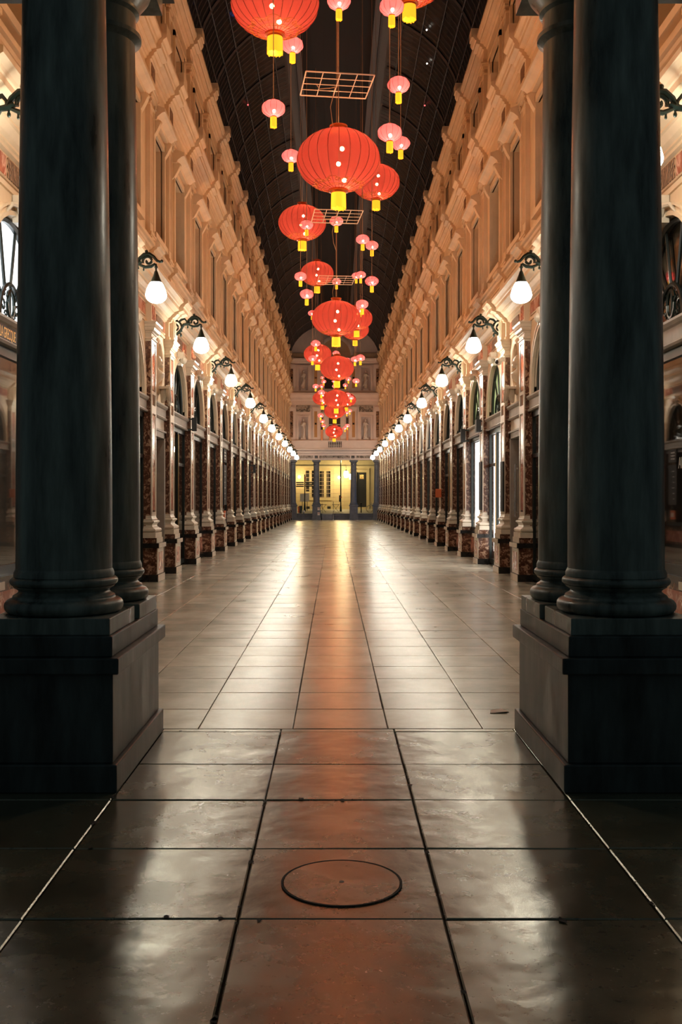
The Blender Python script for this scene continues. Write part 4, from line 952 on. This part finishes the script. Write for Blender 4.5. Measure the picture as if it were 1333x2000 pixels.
# statues in the four niches
def statue(x, z, h, pose, label):
    root = thing('niche_statue', label, 'statue', (AX+x, EY+0.10, z), 0, 'stone statues in the end wall niches')
    mb = MB(); mb.box(-0.24, 0.24, -0.13, 0.2, 0, 0.16, M['statue']); obj('pedestal', mb, root, bevel=0.01)
    mb = MB(); S = M['statue']; k = h/1.75; b = 0.16
    def fold(a, zz): return 1+0.10*math.sin(a*7+pose)*(1-min(1, max(0, (zz)/(1.1*k))))
    prof = [(0.001,0),(0.22*k,0.0),(0.20*k,0.1*k),(0.17*k,0.5*k),(0.165*k,0.85*k),(0.14*k,1.05*k),(0.17*k,1.25*k),(0.185*k,1.38*k),(0.12*k,1.46*k),(0.06*k,1.50*k),(0.001,1.5*k)]
    mb.lathe(prof, S, (0,0,b), 28, mod=fold)
    mb.tube([(0,0,b+1.45*k),(0.01,-0.02,b+1.58*k)], 0.055*k, S, 10); mb.ball((0.01*pose-0.02, -0.03, b+1.64*k), 0.10*k, S, 14, (0.9,0.9,1.2))
    if pose % 2: arms = (((-0.17,0,1.38),(-0.24,-0.08,1.12),(-0.06,-0.20,1.22)), ((0.17,0,1.38),(0.26,-0.02,1.10),(0.20,-0.12,0.86)))
    else: arms = (((-0.17,0,1.38),(-0.25,-0.04,1.10),(-0.22,-0.10,0.84)), ((0.17,0,1.38),(0.25,-0.10,1.18),(0.06,-0.2,1.34)))
    for a in arms: mb.tube([(p[0]*k, p[1]*k, b+p[2]*k) for p in a], [0.06*k,0.052*k,0.035*k], S, 8)
    for j in range(3): mb.tube([((-0.16+0.1*j)*k, -0.13*k, b+(1.3-0.1*j)*k), ((0.02+0.06*j)*k, -0.18*k, b+0.8*k), ((0.08+0.03*j-0.1*pose)*k, -0.19*k, b+0.2*k)], [0.02,0.032,0.03], S, 6)
    if pose == 3: mb.tube([(-0.24*k,-0.12*k,b+0.0),(-0.22*k,-0.12*k,b+1.25*k)], 0.022, S, 6)
    o = obj('figure', mb, root); rm = o.modifiers.new('merge', 'REMESH'); rm.mode = 'VOXEL'; rm.voxel_size = 0.022; rm.use_smooth_shade = True
statue(-2.77, 7.1, 1.70, 1, 'stone robed statue with hand at its chest in the lower left niche')
statue(2.77, 7.1, 1.70, 2, 'stone hooded statue with raised hand in the lower right niche')
statue(-2.77, 11.45, 1.65, 3, 'stone statue leaning on a staff in the upper left niche')
statue(2.77, 11.45, 1.65, 4, 'stone statue with swept drapery in the upper right niche')

# pillars under the end wall
def end_pillar(x, label, engaged=False):
    root = thing('bluestone_pillar', label, 'pillar', (x, EY+0.25, 0), 0, 'bluestone pillars under the end wall')
    G = M['greypillar']
    mb = MB(); mb.box(-0.40,0.40,-0.40,0.40,0,0.20,G); mb.box(-0.36,0.36,-0.36,0.36,0.20,1.22,G); mb.box(-0.41,0.41,-0.41,0.41,1.22,1.34,G); obj('pedestal', mb, root, bevel=0.01)
    mb = MB(); mb.lathe([(0.36,1.34),(0.37,1.39),(0.33,1.44),(0.34,1.49),(0.29,1.55),(0.265,3.0),(0.245,4.9),(0.27,4.92),(0.27,4.96),(0.245,4.98),(0.25,5.05),(0.33,5.15)], G, seg=28); obj('shaft', mb, root, smooth=True)
    mb = MB(); mb.box(-0.37,0.37,-0.37,0.37,5.15,5.30,G); obj('abacus', mb, root)
    return root
end_pillar(-1.52, 'grey stone pillar left of the middle under the end wall'); end_pillar(1.78, 'grey stone pillar right of the middle under the end wall')
end_pillar(-3.62, 'grey stone pillar against the left wall under the end wall'); end_pillar(3.85, 'grey stone pillar against the right wall under the end wall')
mb = MB()
mb.box(AX-0.03-1.58-0.13+0.28, AX-1.34+0.02, EY-0.17, EY-0.155, 0.35, 0.55, M['paper'])
mb = MB(); mb.box(0, 0.20, 0, 0.01, 0, 0.24, M['paper']); mb.box(0.03, 0.17, -0.002, 0.0, 0.09, 0.15, M['orange'])
for k, z in enumerate((0.86, 0.42)):
    q = MB(); q.box(0, 0.20, 0, 0.01, 0, 0.26, M['paper']); q.box(0.02, 0.18, -0.003, 0.0, 0.16, 0.22, M['red_marble'])
    tag(obj('poster', q, None, (-1.42, EY-0.125, z)), ('upper' if k == 0 else 'lower')+' small pale poster stuck on the left middle pillar of the end', 'poster', 'small posters on the far pillar')

# ---------------------------------------------------------------- street beyond
mb = MB()
for k in range(3): mb.box(AX-4.6, AX+4.6, EY+0.5+0.32*k, EY+0.9+0.32*k, 0.185*k, 0.185*(k+1), M['greypillar'])
structure(obj('floor_steps', mb))
mb = MB(); mb.prism([(EY+1.4, 0.0),(EY+1.4, 0.55),(112.4, 0.78),(112.4, 0.0)], -16, 16, M['street'], axis='x'); structure(obj('ground_street', mb))
FY = 112.0; K = FY/1944.4
def FX(px): return (px-652)*K
def FZ(py): return 1.7+(978-py)*K
mb = MB(); F = M['facade']
wins = [(597,604.5,919,960),(609.5,613,919,972),(624.5,632.7,920,972),(638.2,645.7,920,972)]
door = (697.5,716.3,922.5,990.5)
cuts = sorted([(FX(a), FX(b), FZ(d), FZ(c)) for a, b, c, d in wins+[door]])
x = -14.0
for a, b, z0, z1 in cuts:
    mb.box(x, a, FY, FY+0.5, 0.5, 14, F); mb.box(a, b, FY, FY+0.5, 0.5, z0, F); mb.box(a, b, FY, FY+0.5, z1, 14, F); x = b
mb.box(x, 14, FY, FY+0.5, 0.5, 14, F)
for k in range(9): mb.box(-14, FX(697), FY-0.012, FY, 1.2+0.44*k, 1.24+0.44*k, M['plaster_deep'])
for k in range(18): mb.box(-5+0.62*k, -4.965+0.62*k, FY-0.012, FY, 0.7, 5.3, M['plaster_deep']) if abs(-5+0.62*k-FX(707)) > 1.0 else None
mb.box(-14, 14, FY-0.18, FY, 5.35, 5.62, F); mb.box(FX(590), FX(648), FY-0.10, FY, FZ(978)+0.05, FZ(974), F); mb.box(FX(594), FX(648), FY-0.06, FY, FZ(919), FZ(916.5), F)
mb.box(FX(690), FX(697), FY-0.12, FY, 0.6, 5.4, F); mb.box(FX(717), FX(722), FY-0.12, FY, 0.6, 5.4, F); mb.box(FX(690), FX(722), FY-0.15, FY, FZ(921), FZ(917), F)
for c in (602, 643): mb.box(FX(c)-0.19, FX(c)+0.19, FY-0.02, FY, FZ(995), FZ(989), M['black'])
structure(obj('wall_street_facade', mb))
for k, (a, b, c, d) in enumerate(wins):
    wn += 1; mb = MB(); x0, x1, z0, z1 = FX(a), FX(b), FZ(d), FZ(c)
    mb.box(x0, x1, FY+0.25, FY+0.28, z0, z1, M['black']); mb.box((x0+x1)/2-0.02, (x0+x1)/2+0.02, FY+0.2, FY+0.25, z0, z1, M['dark_door']); mb.box(x0, x1, FY+0.2, FY+0.25, z0+(z1-z0)*0.68, z0+(z1-z0)*0.68+0.08, M['dark_door'])
    structure(obj('window_%d' % wn, mb))
mb = MB(); x0, x1, z0, z1 = FX(door[0]), FX(door[1]), 0.5, FZ(door[2]); mb.box(x0, x1, FY+0.2, FY+0.3, z0, z1, M['black'])
for k in range(5): mb.tube([(x0+0.35+0.1*k, FY+0.18, z1-0.25), (x0+0.35+0.1*k, FY+0.18, z1-0.75)], 0.015, M['brass'], 5)
mb.tube([(x0+0.55+0.2*math.cos(t*PI/6), FY+0.17, z1-0.5+0.2*math.sin(t*PI/6)) for t in range(13)], 0.018, M['brass'], 5)
structure(obj('door_90', mb))
point('street_light_glow', (FX(585), FY-1.6, 4.3), 0.2, (1.0, 0.74, 0.34), 230); point('street_light_glow', (FX(664), FY-1.7, 4.2), 0.2, (1.0, 0.74, 0.34), 230)
point('street_light_glow', (FX(678), FY-2.5, 4.8), 0.25, (1.0, 0.80, 0.45), 250); point('street_light_glow', (1.0, 98, 5.6), 0.3, (1.0, 0.76, 0.38), 330)
def sconce(px, py, label):
    root = thing('street_wall_light', label, 'wall light', (FX(px), FY-0.02, FZ(py)), 0, 'lights on the street facade')
    mb = MB(); mb.ball((0,-0.22,0), 0.14, M['lamp_warm'], 12, (1,1,1.2)); obj('globe', mb, root, smooth=True)
    mb = MB(); mb.tube([(0,0,0.05),(0,-0.12,0.22),(0,-0.22,0.18)], 0.02, M['iron'], 6); mb.box(-0.05,0.05,-0.02,0.02,-0.05,0.15,M['iron']); obj('bracket', mb, root)
sconce(585, 931.5, 'glowing round light on the street facade at its left end'); sconce(662.5, 932.5, 'glowing round light on the street facade beside the black pole')
def hanging(px, py, r, h, d, label):
    k = d/1944.4; root = thing('street_lantern', label, 'street lantern', ((px-652)*k, d, 1.7+(978-py)*k), 0, 'white street lanterns beyond the pillars')
    mb = MB(); mb.lathe([(0.01,-h/2),(r*0.8,-h/2+0.03),(r,0),(r*0.9,h/2-0.04),(r*0.4,h/2)], M['lamp_warm'], seg=16); obj('globe', mb, root, smooth=True)
    mb = MB(); mb.lathe([(r*0.5,h/2),(0.05,h/2+0.1),(0.01,h/2+0.14)], M['iron'], seg=12); mb.tube([(0,0,h/2+0.1),(0,0,h/2+0.5)], 0.015, M['iron'], 5); mb.tube([(0,0,h/2+0.5),(0,FY-d,h/2+0.5)], 0.02, M['iron'], 5); obj('hanger', mb, root)
hanging(676.5, 926.5, 0.26, 0.75, 108.0, 'larger white glowing street lantern left of the right middle pillar'); hanging(684.6, 931, 0.15, 0.6, 110.0, 'smaller white glowing street lantern beside the larger one')
# signpost with finger boards
SY = 98.0; k = SY/1944.4; gz = 0.64
root = thing('signpost', 'dark street signpost with arrow boards seen between the left pillars', 'signpost', ((595.6-652)*k, SY, gz))
mb = MB(); mb.tube([(0,0,0),(0,0,3.65)], 0.05, M['iron'], 8); mb.lathe([(0.13,0),(0.12,0.15),(0.06,0.9),(0.05,1.3)], M['iron'], seg=10); obj('post', mb, root, smooth=True)
for n, (x0, x1, z) in enumerate(((-0.80,-0.08,2.78),(-0.78,-0.08,2.60),(0.06,0.72,2.80),(0.06,0.75,2.62),(-0.80,-0.08,2.42),(0.06,0.70,2.45))):
    mb = MB(); tip = x0-0.08 if x1 < 0 else x1+0.08
    pr = [(x0, z),(x1, z),(x1, z+0.12),(x0, z+0.12),(tip, z+0.06)] if x1 < 0 else [(x0, z),(x1, z),(tip, z+0.06),(x1, z+0.12),(x0, z+0.12)]
    i0 = len(mb.v); mb.face([(p, -0.06, q) for p, q in pr], M['iron']); mb.face([(p, -0.04, q) for p, q in pr], M['iron']); obj('finger_board', mb, root)
mb = MB(); mb.box(-0.05, 0.10, -0.09, -0.05, 2.95, 3.45, M['orange']); obj('orange_plate', mb, root)
root = thing('street_pole', 'tall thin black street pole with a traffic signal box, right of the middle bay', 'pole', ((666-652)*k, SY, gz))
mb = MB(); mb.tube([(0,0,0),(0,0,5.2)], 0.055, M['iron'], 8); mb.lathe([(0.11,0),(0.09,0.4),(0.06,0.6)], M['iron'], seg=10); obj('pole', mb, root, smooth=True)
mb = MB(); mb.box(-0.16,-0.03,-0.1,0.06,0.95,1.6,M['iron']); mb.box(-0.05,0.09,-0.1,0.06,1.32,1.5,M['orange']); obj('signal_box', mb, root)
# folded stone-grey notice panels
root = thing('notice_board', 'pale grey notice panels standing behind the signpost', 'notice board', ((596-652)*0.0525, 102, 0.66))
mb = MB(); mb.box(-0.50,-0.03,0,0.06,0.95,1.75,M['statue']); obj('panel', mb, root); mb = MB(); mb.box(0.03,0.45,0,0.06,0.95,1.80,M['statue']); obj('panel', mb, root)
mb = MB(); mb.box(-0.3,-0.24,0,0.06,0,0.95,M['iron']); mb.box(0.2,0.26,0,0.06,0,0.95,M['iron']); obj('legs', mb, root)
def cafe_table(x, y, label):
    root = thing('folding_table', label, 'table', (x, y, 0.60), 0, 'folding café tables in the street')
    mb = MB(); mb.box(-0.36,0.36,-0.3,0.3,0.72,0.75,M['iron']); obj('tabletop', mb, root)
    for s in (-1, 1):
        mb = MB(); mb.tube([(-0.28,s*0.26,0),(0.28,s*0.26,0.72)], 0.014, M['iron'], 5); mb.tube([(0.28,s*0.26,0),(-0.28,s*0.26,0.72)], 0.014, M['iron'], 5); obj('leg', mb, root)
cafe_table(-1.02, 95, 'small folding café table right behind the left middle pillar'); cafe_table(0.22, 95.5, 'folding café table beside the black street pole'); 
root = thing('folding_chair', 'slatted folding chair beside the left middle pillar in the street', 'chair', (-1.22, 92.5, 0.58))
mb = MB(); mb.box(-0.2,0.2,-0.2,0.2,0.43,0.46,M['iron']); obj('seat', mb, root)
mb = MB(); mb.box(-0.2,0.2,0.18,0.2,0.62,0.66,M['iron']); mb.box(-0.2,0.2,0.18,0.2,0.74,0.80,M['iron']); obj('backrest', mb, root)
for x in (-0.19, 0.19): mb = MB(); mb.tube([(x,0.2,0.85),(x,-0.2,0)], 0.012, M['iron'], 5); mb.tube([(x,-0.2,0.45),(x,0.22,0)], 0.012, M['iron'], 5); obj('leg', mb, root)
mb = MB(); mb.lathe([(0.05,0),(0.045,0.85),(0.06,0.88),(0.06,0.93),(0.001,0.97)], M['iron'], seg=12); tag(obj('bollard', mb, None, ((705.8-652)*93/1944.4, 93, 0.58), smooth=True), 'thin dark bollard standing in front of the far black door', 'bollard')
# bicycle, front half past the right pillar
root = thing('bicycle', 'bicycle with cream tyres half hidden behind the far right pillar', 'bicycle', (3.42, 94.5, 0.60), 0.15)
def wheel(x, nm):
    w = MB(); w.tube([(x+0.32*math.cos(t*PI/16), 0, 0.34+0.32*math.sin(t*PI/16)) for t in range(33)], 0.05, M['tyre'], 6); o = obj(nm, w, root)
    w = MB(); w.ball((x,0,0.34),0.035,M['steel'],8)
    for t in range(12): w.tube([(x,0,0.34),(x+0.3*math.cos(t*PI/6),0,0.34+0.3*math.sin(t*PI/6))],0.003,M['steel'],3)
    obj('spokes', w, o)
wheel(0.0, 'wheel'); wheel(1.02, 'wheel')
mb = MB()
for a, b in (((0,0.34),(0.16,0.88)),((0.13,0.78),(0.45,0.34)),((0.14,0.80),(0.62,0.82)),((0.45,0.34),(0.66,0.90)),((0.66,0.80),(1.02,0.34)),((0.45,0.34),(1.02,0.34))): mb.tube([(a[0],0,a[1]),(b[0],0,b[1])],0.018,M['bluepaint'],6)
obj('frame', mb, root); mb = MB(); mb.tube([(0.16,0,0.88),(0.17,0,0.98)],0.014,M['steel'],6); mb.tube([(0.05,-0.25,1.02),(0.16,-0.05,0.98),(0.16,0.05,0.98),(0.05,0.25,1.02)],0.016,M['tyre'],6); obj('handlebar', mb, root)
mb = MB(); mb.ball((0.66,0,0.94),0.1,M['black'],8,(1.2,1,0.4)); obj('saddle', mb, root)
# handrail and ramp box on the steps
root = thing('stair_handrail', 'slim steel handrail in the middle of the far steps', 'handrail', (-0.02, EY+0.2, 0))
mb = MB(); mb.tube([(0,-0.1,0),(0,-0.1,0.9),(0,0.2,1.02),(0,1.3,1.6),(0,1.3,0.6)],0.022,M['steel'],6); obj('rail', mb, root); mb = MB(); mb.tube([(0,0.5,0.19),(0,0.5,1.18)],0.018,M['steel'],6); obj('post', mb, root)
mb = MB(); mb.prism([(EY-0.25,0),(EY+0.5,0),(EY+0.5,0.56),(EY-0.05,0.50),(EY-0.25,0.1)], -1.02, -0.10, M['greypillar'], axis='x'); tag(obj('access_ramp', mb), 'dark grey wheelchair ramp box beside the left middle pillar', 'ramp')
root = thing('street_planter', 'dark bin with a pinkish side panel behind the far left pillar', 'bin', (-3.02, 90.6, 0.56))
mb = MB(); mb.box(-0.10,0.14,-0.1,0.1,0,0.62,M['iron']); mb.box(-0.12,0.16,-0.12,0.12,0.62,0.68,M['iron']); obj('body', mb, root); mb = MB(); mb.box(-0.24,-0.10,-0.08,0.08,0.05,0.62,M['orange']); obj('side_panel', mb, root)
mb = MB(); mb.ball((0,0,0.12),0.14,M['paper'],10,(1,1,0.9)); mb.ball((0.06,0.02,0.24),0.05,M['paper'],8); tag(obj('rubbish_bag', mb, None, (-2.72, 90.4, 0.56), smooth=True), 'small pale bag on the ground beside the far dark bin', 'bag')

# ---------------------------------------------------------------- details on the side walls
def bust(s, label):
    root = thing('niche_bust', label, 'bust', (AX+s*4.03, 22.4, 4.22), 0, None, (s, 1, 1))
    mb = MB(); S = M['stone']
    mb.lathe([(0.001,0),(0.09,0),(0.085,0.05),(0.05,0.08),(0.05,0.13),(0.10,0.17),(0.17,0.26),(0.19,0.34),(0.10,0.41),(0.055,0.44),(0.055,0.52),(0.001,0.52)], S, (0.05,0,0), 20)
    mb.ball((0.02,0,0.60), 0.105, S, 14, (1,1,1.25)); mb.ball((-0.09,0,0.585), 0.022, S, 6, (1,1,1.6)); mb.ball((-0.06,0,0.51), 0.05, S, 8); mb.ball((0.05,0,0.66), 0.11, S, 10)
    o = obj('figure', mb, root); rm = o.modifiers.new('merge', 'REMESH'); rm.mode = 'VOXEL'; rm.voxel_size = 0.014; rm.use_smooth_shade = True
    mb = MB(); mb.tube([(-0.24,y,z) for y, z in ((-0.17,0.05),(-0.10,-0.10),(0.0,-0.20),(0.06,-0.30),(0.0,-0.36),(-0.05,-0.30))], [0.05,0.06,0.06,0.05,0.04,0.02], S, 8)
    mb.box(-0.28,-0.02,-0.22,0.22,-0.02,0.03,S); mb.tube([(-0.14,0,-0.02),(-0.12,0,-0.2),(-0.08,0,-0.32)],[0.12,0.08,0.03],S,8); obj('console', mb, root, smooth=True)
bust(-1, 'carved stone bust in the oval niche above the left side door'); bust(1, 'carved stone bust in the oval niche above the right side door')
# hanging blade sign boxes and other fittings
def blade(s, y, z, h, d, label, mat='black', x=3.88, w=0.13):
    root = thing('blade_sign', label, 'sign', (AX+s*x, y, z), 0, None, (s, 1, 1))
    mb = MB(); mb.box(-w, 0.0, -d/2, d/2, -h/2, h/2, M[mat]); obj('box', mb, root, bevel=0.006)
    mb = MB(); mb.box(0, 0.12, -0.015, 0.015, h/2-0.06, h/2-0.02, M['iron']); mb.box(0, 0.12, -0.015, 0.015, -h/2+0.02, -h/2+0.06, M['iron']); obj('bracket', mb, root)
blade(-1, 26.62, 3.74, 0.36, 0.06, 'dark square blade sign between second and third left shopfronts')
blade(-1, 46.8, 3.2, 0.4, 0.06, 'dark blade sign far along the left wall near the glittering window')
blade(1, 30.0, 3.66, 0.40, 0.12, 'dark box sign at the left end of the lit white right shopfront', w=0.14)
blade(1, 26.9, 3.72, 0.34, 0.28, 'dark box sign between the two lit white right shopfronts')
mb = MB(); mb.lathe([(0.001,-0.012),(0.30,-0.012),(0.30,0.012),(0.001,0.012)], M['stone'], seg=28)
o = obj('oval_sign', mb, None, (AX+4.12, 31.4, 3.0)); o.rotation_euler = (0, PI/2, 0); o.scale = (1.35, 0.95, 1); tag(o, 'pale oval sign hanging inside a dark right shop window', 'sign')
mb = MB(); mb.box(-0.22, 0, -0.02, 0.02, -0.16, 0.16, M['orange']); tag(obj('orange_sign', mb, None, (AX+3.92, 37.0, 1.98), bevel=0.03), 'small orange blade sign sticking out low on the right wall', 'sign')
# dark board with white lettering on the left wall
root = thing('menu_board', 'tall black information board with white lettering in the brown left passage', 'board', (AX-4.0, 36.3, 1.55))
mb = MB(); mb.box(-0.10, -0.04, -0.42, 0.42, 0, 1.45, M['black']); obj('board', mb, root); mb = MB(); mb.box(-0.10, -0.04, -0.42, 0.42, 1.55, 2.05, M['black']); obj('header_board', mb, root)
mb = MB()
for k in range(6): mb.box(-0.04, -0.036, -0.2, -0.2+0.12+0.05*(k % 3), 0.2+0.2*k, 0.235+0.2*k, M['white'])
for k in range(3): mb.box(-0.04, -0.036, -0.25, 0.15, 1.65+0.11*k, 1.70+0.11*k, M['white'])
obj('lettering', mb, root)
mb = MB(); mb.box(-0.02, 0.02, -0.22, 0.22, 0, 0.32, M['orange']); mb.box(0.02, 0.023, -0.15, 0.15, 0.08, 0.24, M['paper']); tag(obj('orange_poster', mb, None, (AX-4.06, 36.3, 1.02)), 'small orange poster under the black board on the left wall', 'poster')
# security camera on the right wall
root = thing('security_camera', 'round white security camera under the second right lamp capital', 'security camera', (AX+3.90, 23.25, 4.95))
mb = MB(); mb.ball((-0.13,0,0), 0.085, M['white'], 14); obj('housing', mb, root, smooth=True); mb = MB(); mb.ball((-0.17,-0.03,-0.01), 0.055, M['black'], 12); obj('lens', mb, root, smooth=True); mb = MB(); mb.box(-0.1, 0.02, -0.03, 0.03, 0.0, 0.10, M['white']); obj('bracket', mb, root)
# long door pull and dark panels by the right side door
root = thing('pull_handle', 'long bright steel pull handle beside the right side door', 'handle bar', (AX+3.86, 21.62, 1.35))
mb = MB(); mb.tube([(0,0,0),(0,0,1.15)], 0.03, M['steel'], 10); obj('bar', mb, root, smooth=True); mb = MB(); mb.box(0.0,0.06,-0.02,0.02,0.08,0.12,M['steel']); mb.box(0.0,0.06,-0.02,0.02,1.03,1.07,M['steel']); obj('mounts', mb, root)
for y, z0, z1, l in ((23.5, 1.45, 2.62, 'dark flat panel on the marble pilaster left of the right side door'), (26.95, 1.45, 2.75, 'narrow dark panel on the pilaster between the lit right windows')):
    mb = MB(); mb.box(-0.04, 0.0, -0.17, 0.17, 0, z1-z0, M['black']); tag(obj('pilaster_panel', mb, None, (AX+3.912, y, z0)), l, 'panel')
# ---------------------------------------------------------------- lettering on the nearest shop fronts
def text(name, body, size, mat, loc, rot, parent=None, ext=0.004, label=None):
    cu = bpy.data.curves.new(name, 'FONT'); cu.body = body; cu.size = size; cu.extrude = ext; cu.materials.append(mat)
    tmp = bpy.data.objects.new(name, cu); COL.objects.link(tmp); bpy.context.view_layer.update()
    me = bpy.data.meshes.new_from_object(tmp); bpy.data.objects.remove(tmp); me.name = name
    o = bpy.data.objects.new(name, me); COL.objects.link(o); o.location = loc; o.rotation_euler = rot
    if parent: o.parent = parent
    if label: tag(o, label, 'lettering')
    return o
t = text('fascia_lettering', 'À LA GRECQUE', 0.185, M['gold'], (AX-4.015, 11.60, 3.645), (PI/2, 0, PI/2), label='gold capital lettering on the fascia of the nearest left shop'); t.scale = (0.52, 1, 1)
mb = MB(); mb.box(-0.01, 0.0, 0.3, 3.2, 3.61, 3.81, M['black']); tag(obj('fascia_board', mb, None, (AX-4.012, 10.6, 0)), 'black fascia board behind the gold lettering, nearest left shop', 'sign board')
t = text('window_lettering', 'Alkas', 0.20, M['white'], (AX+4.185, 12.33, 2.10), (PI/2, 0, -PI/2), label='white bold lettering on the nearest right shop window'); t.scale = (0.75, 1, 1)
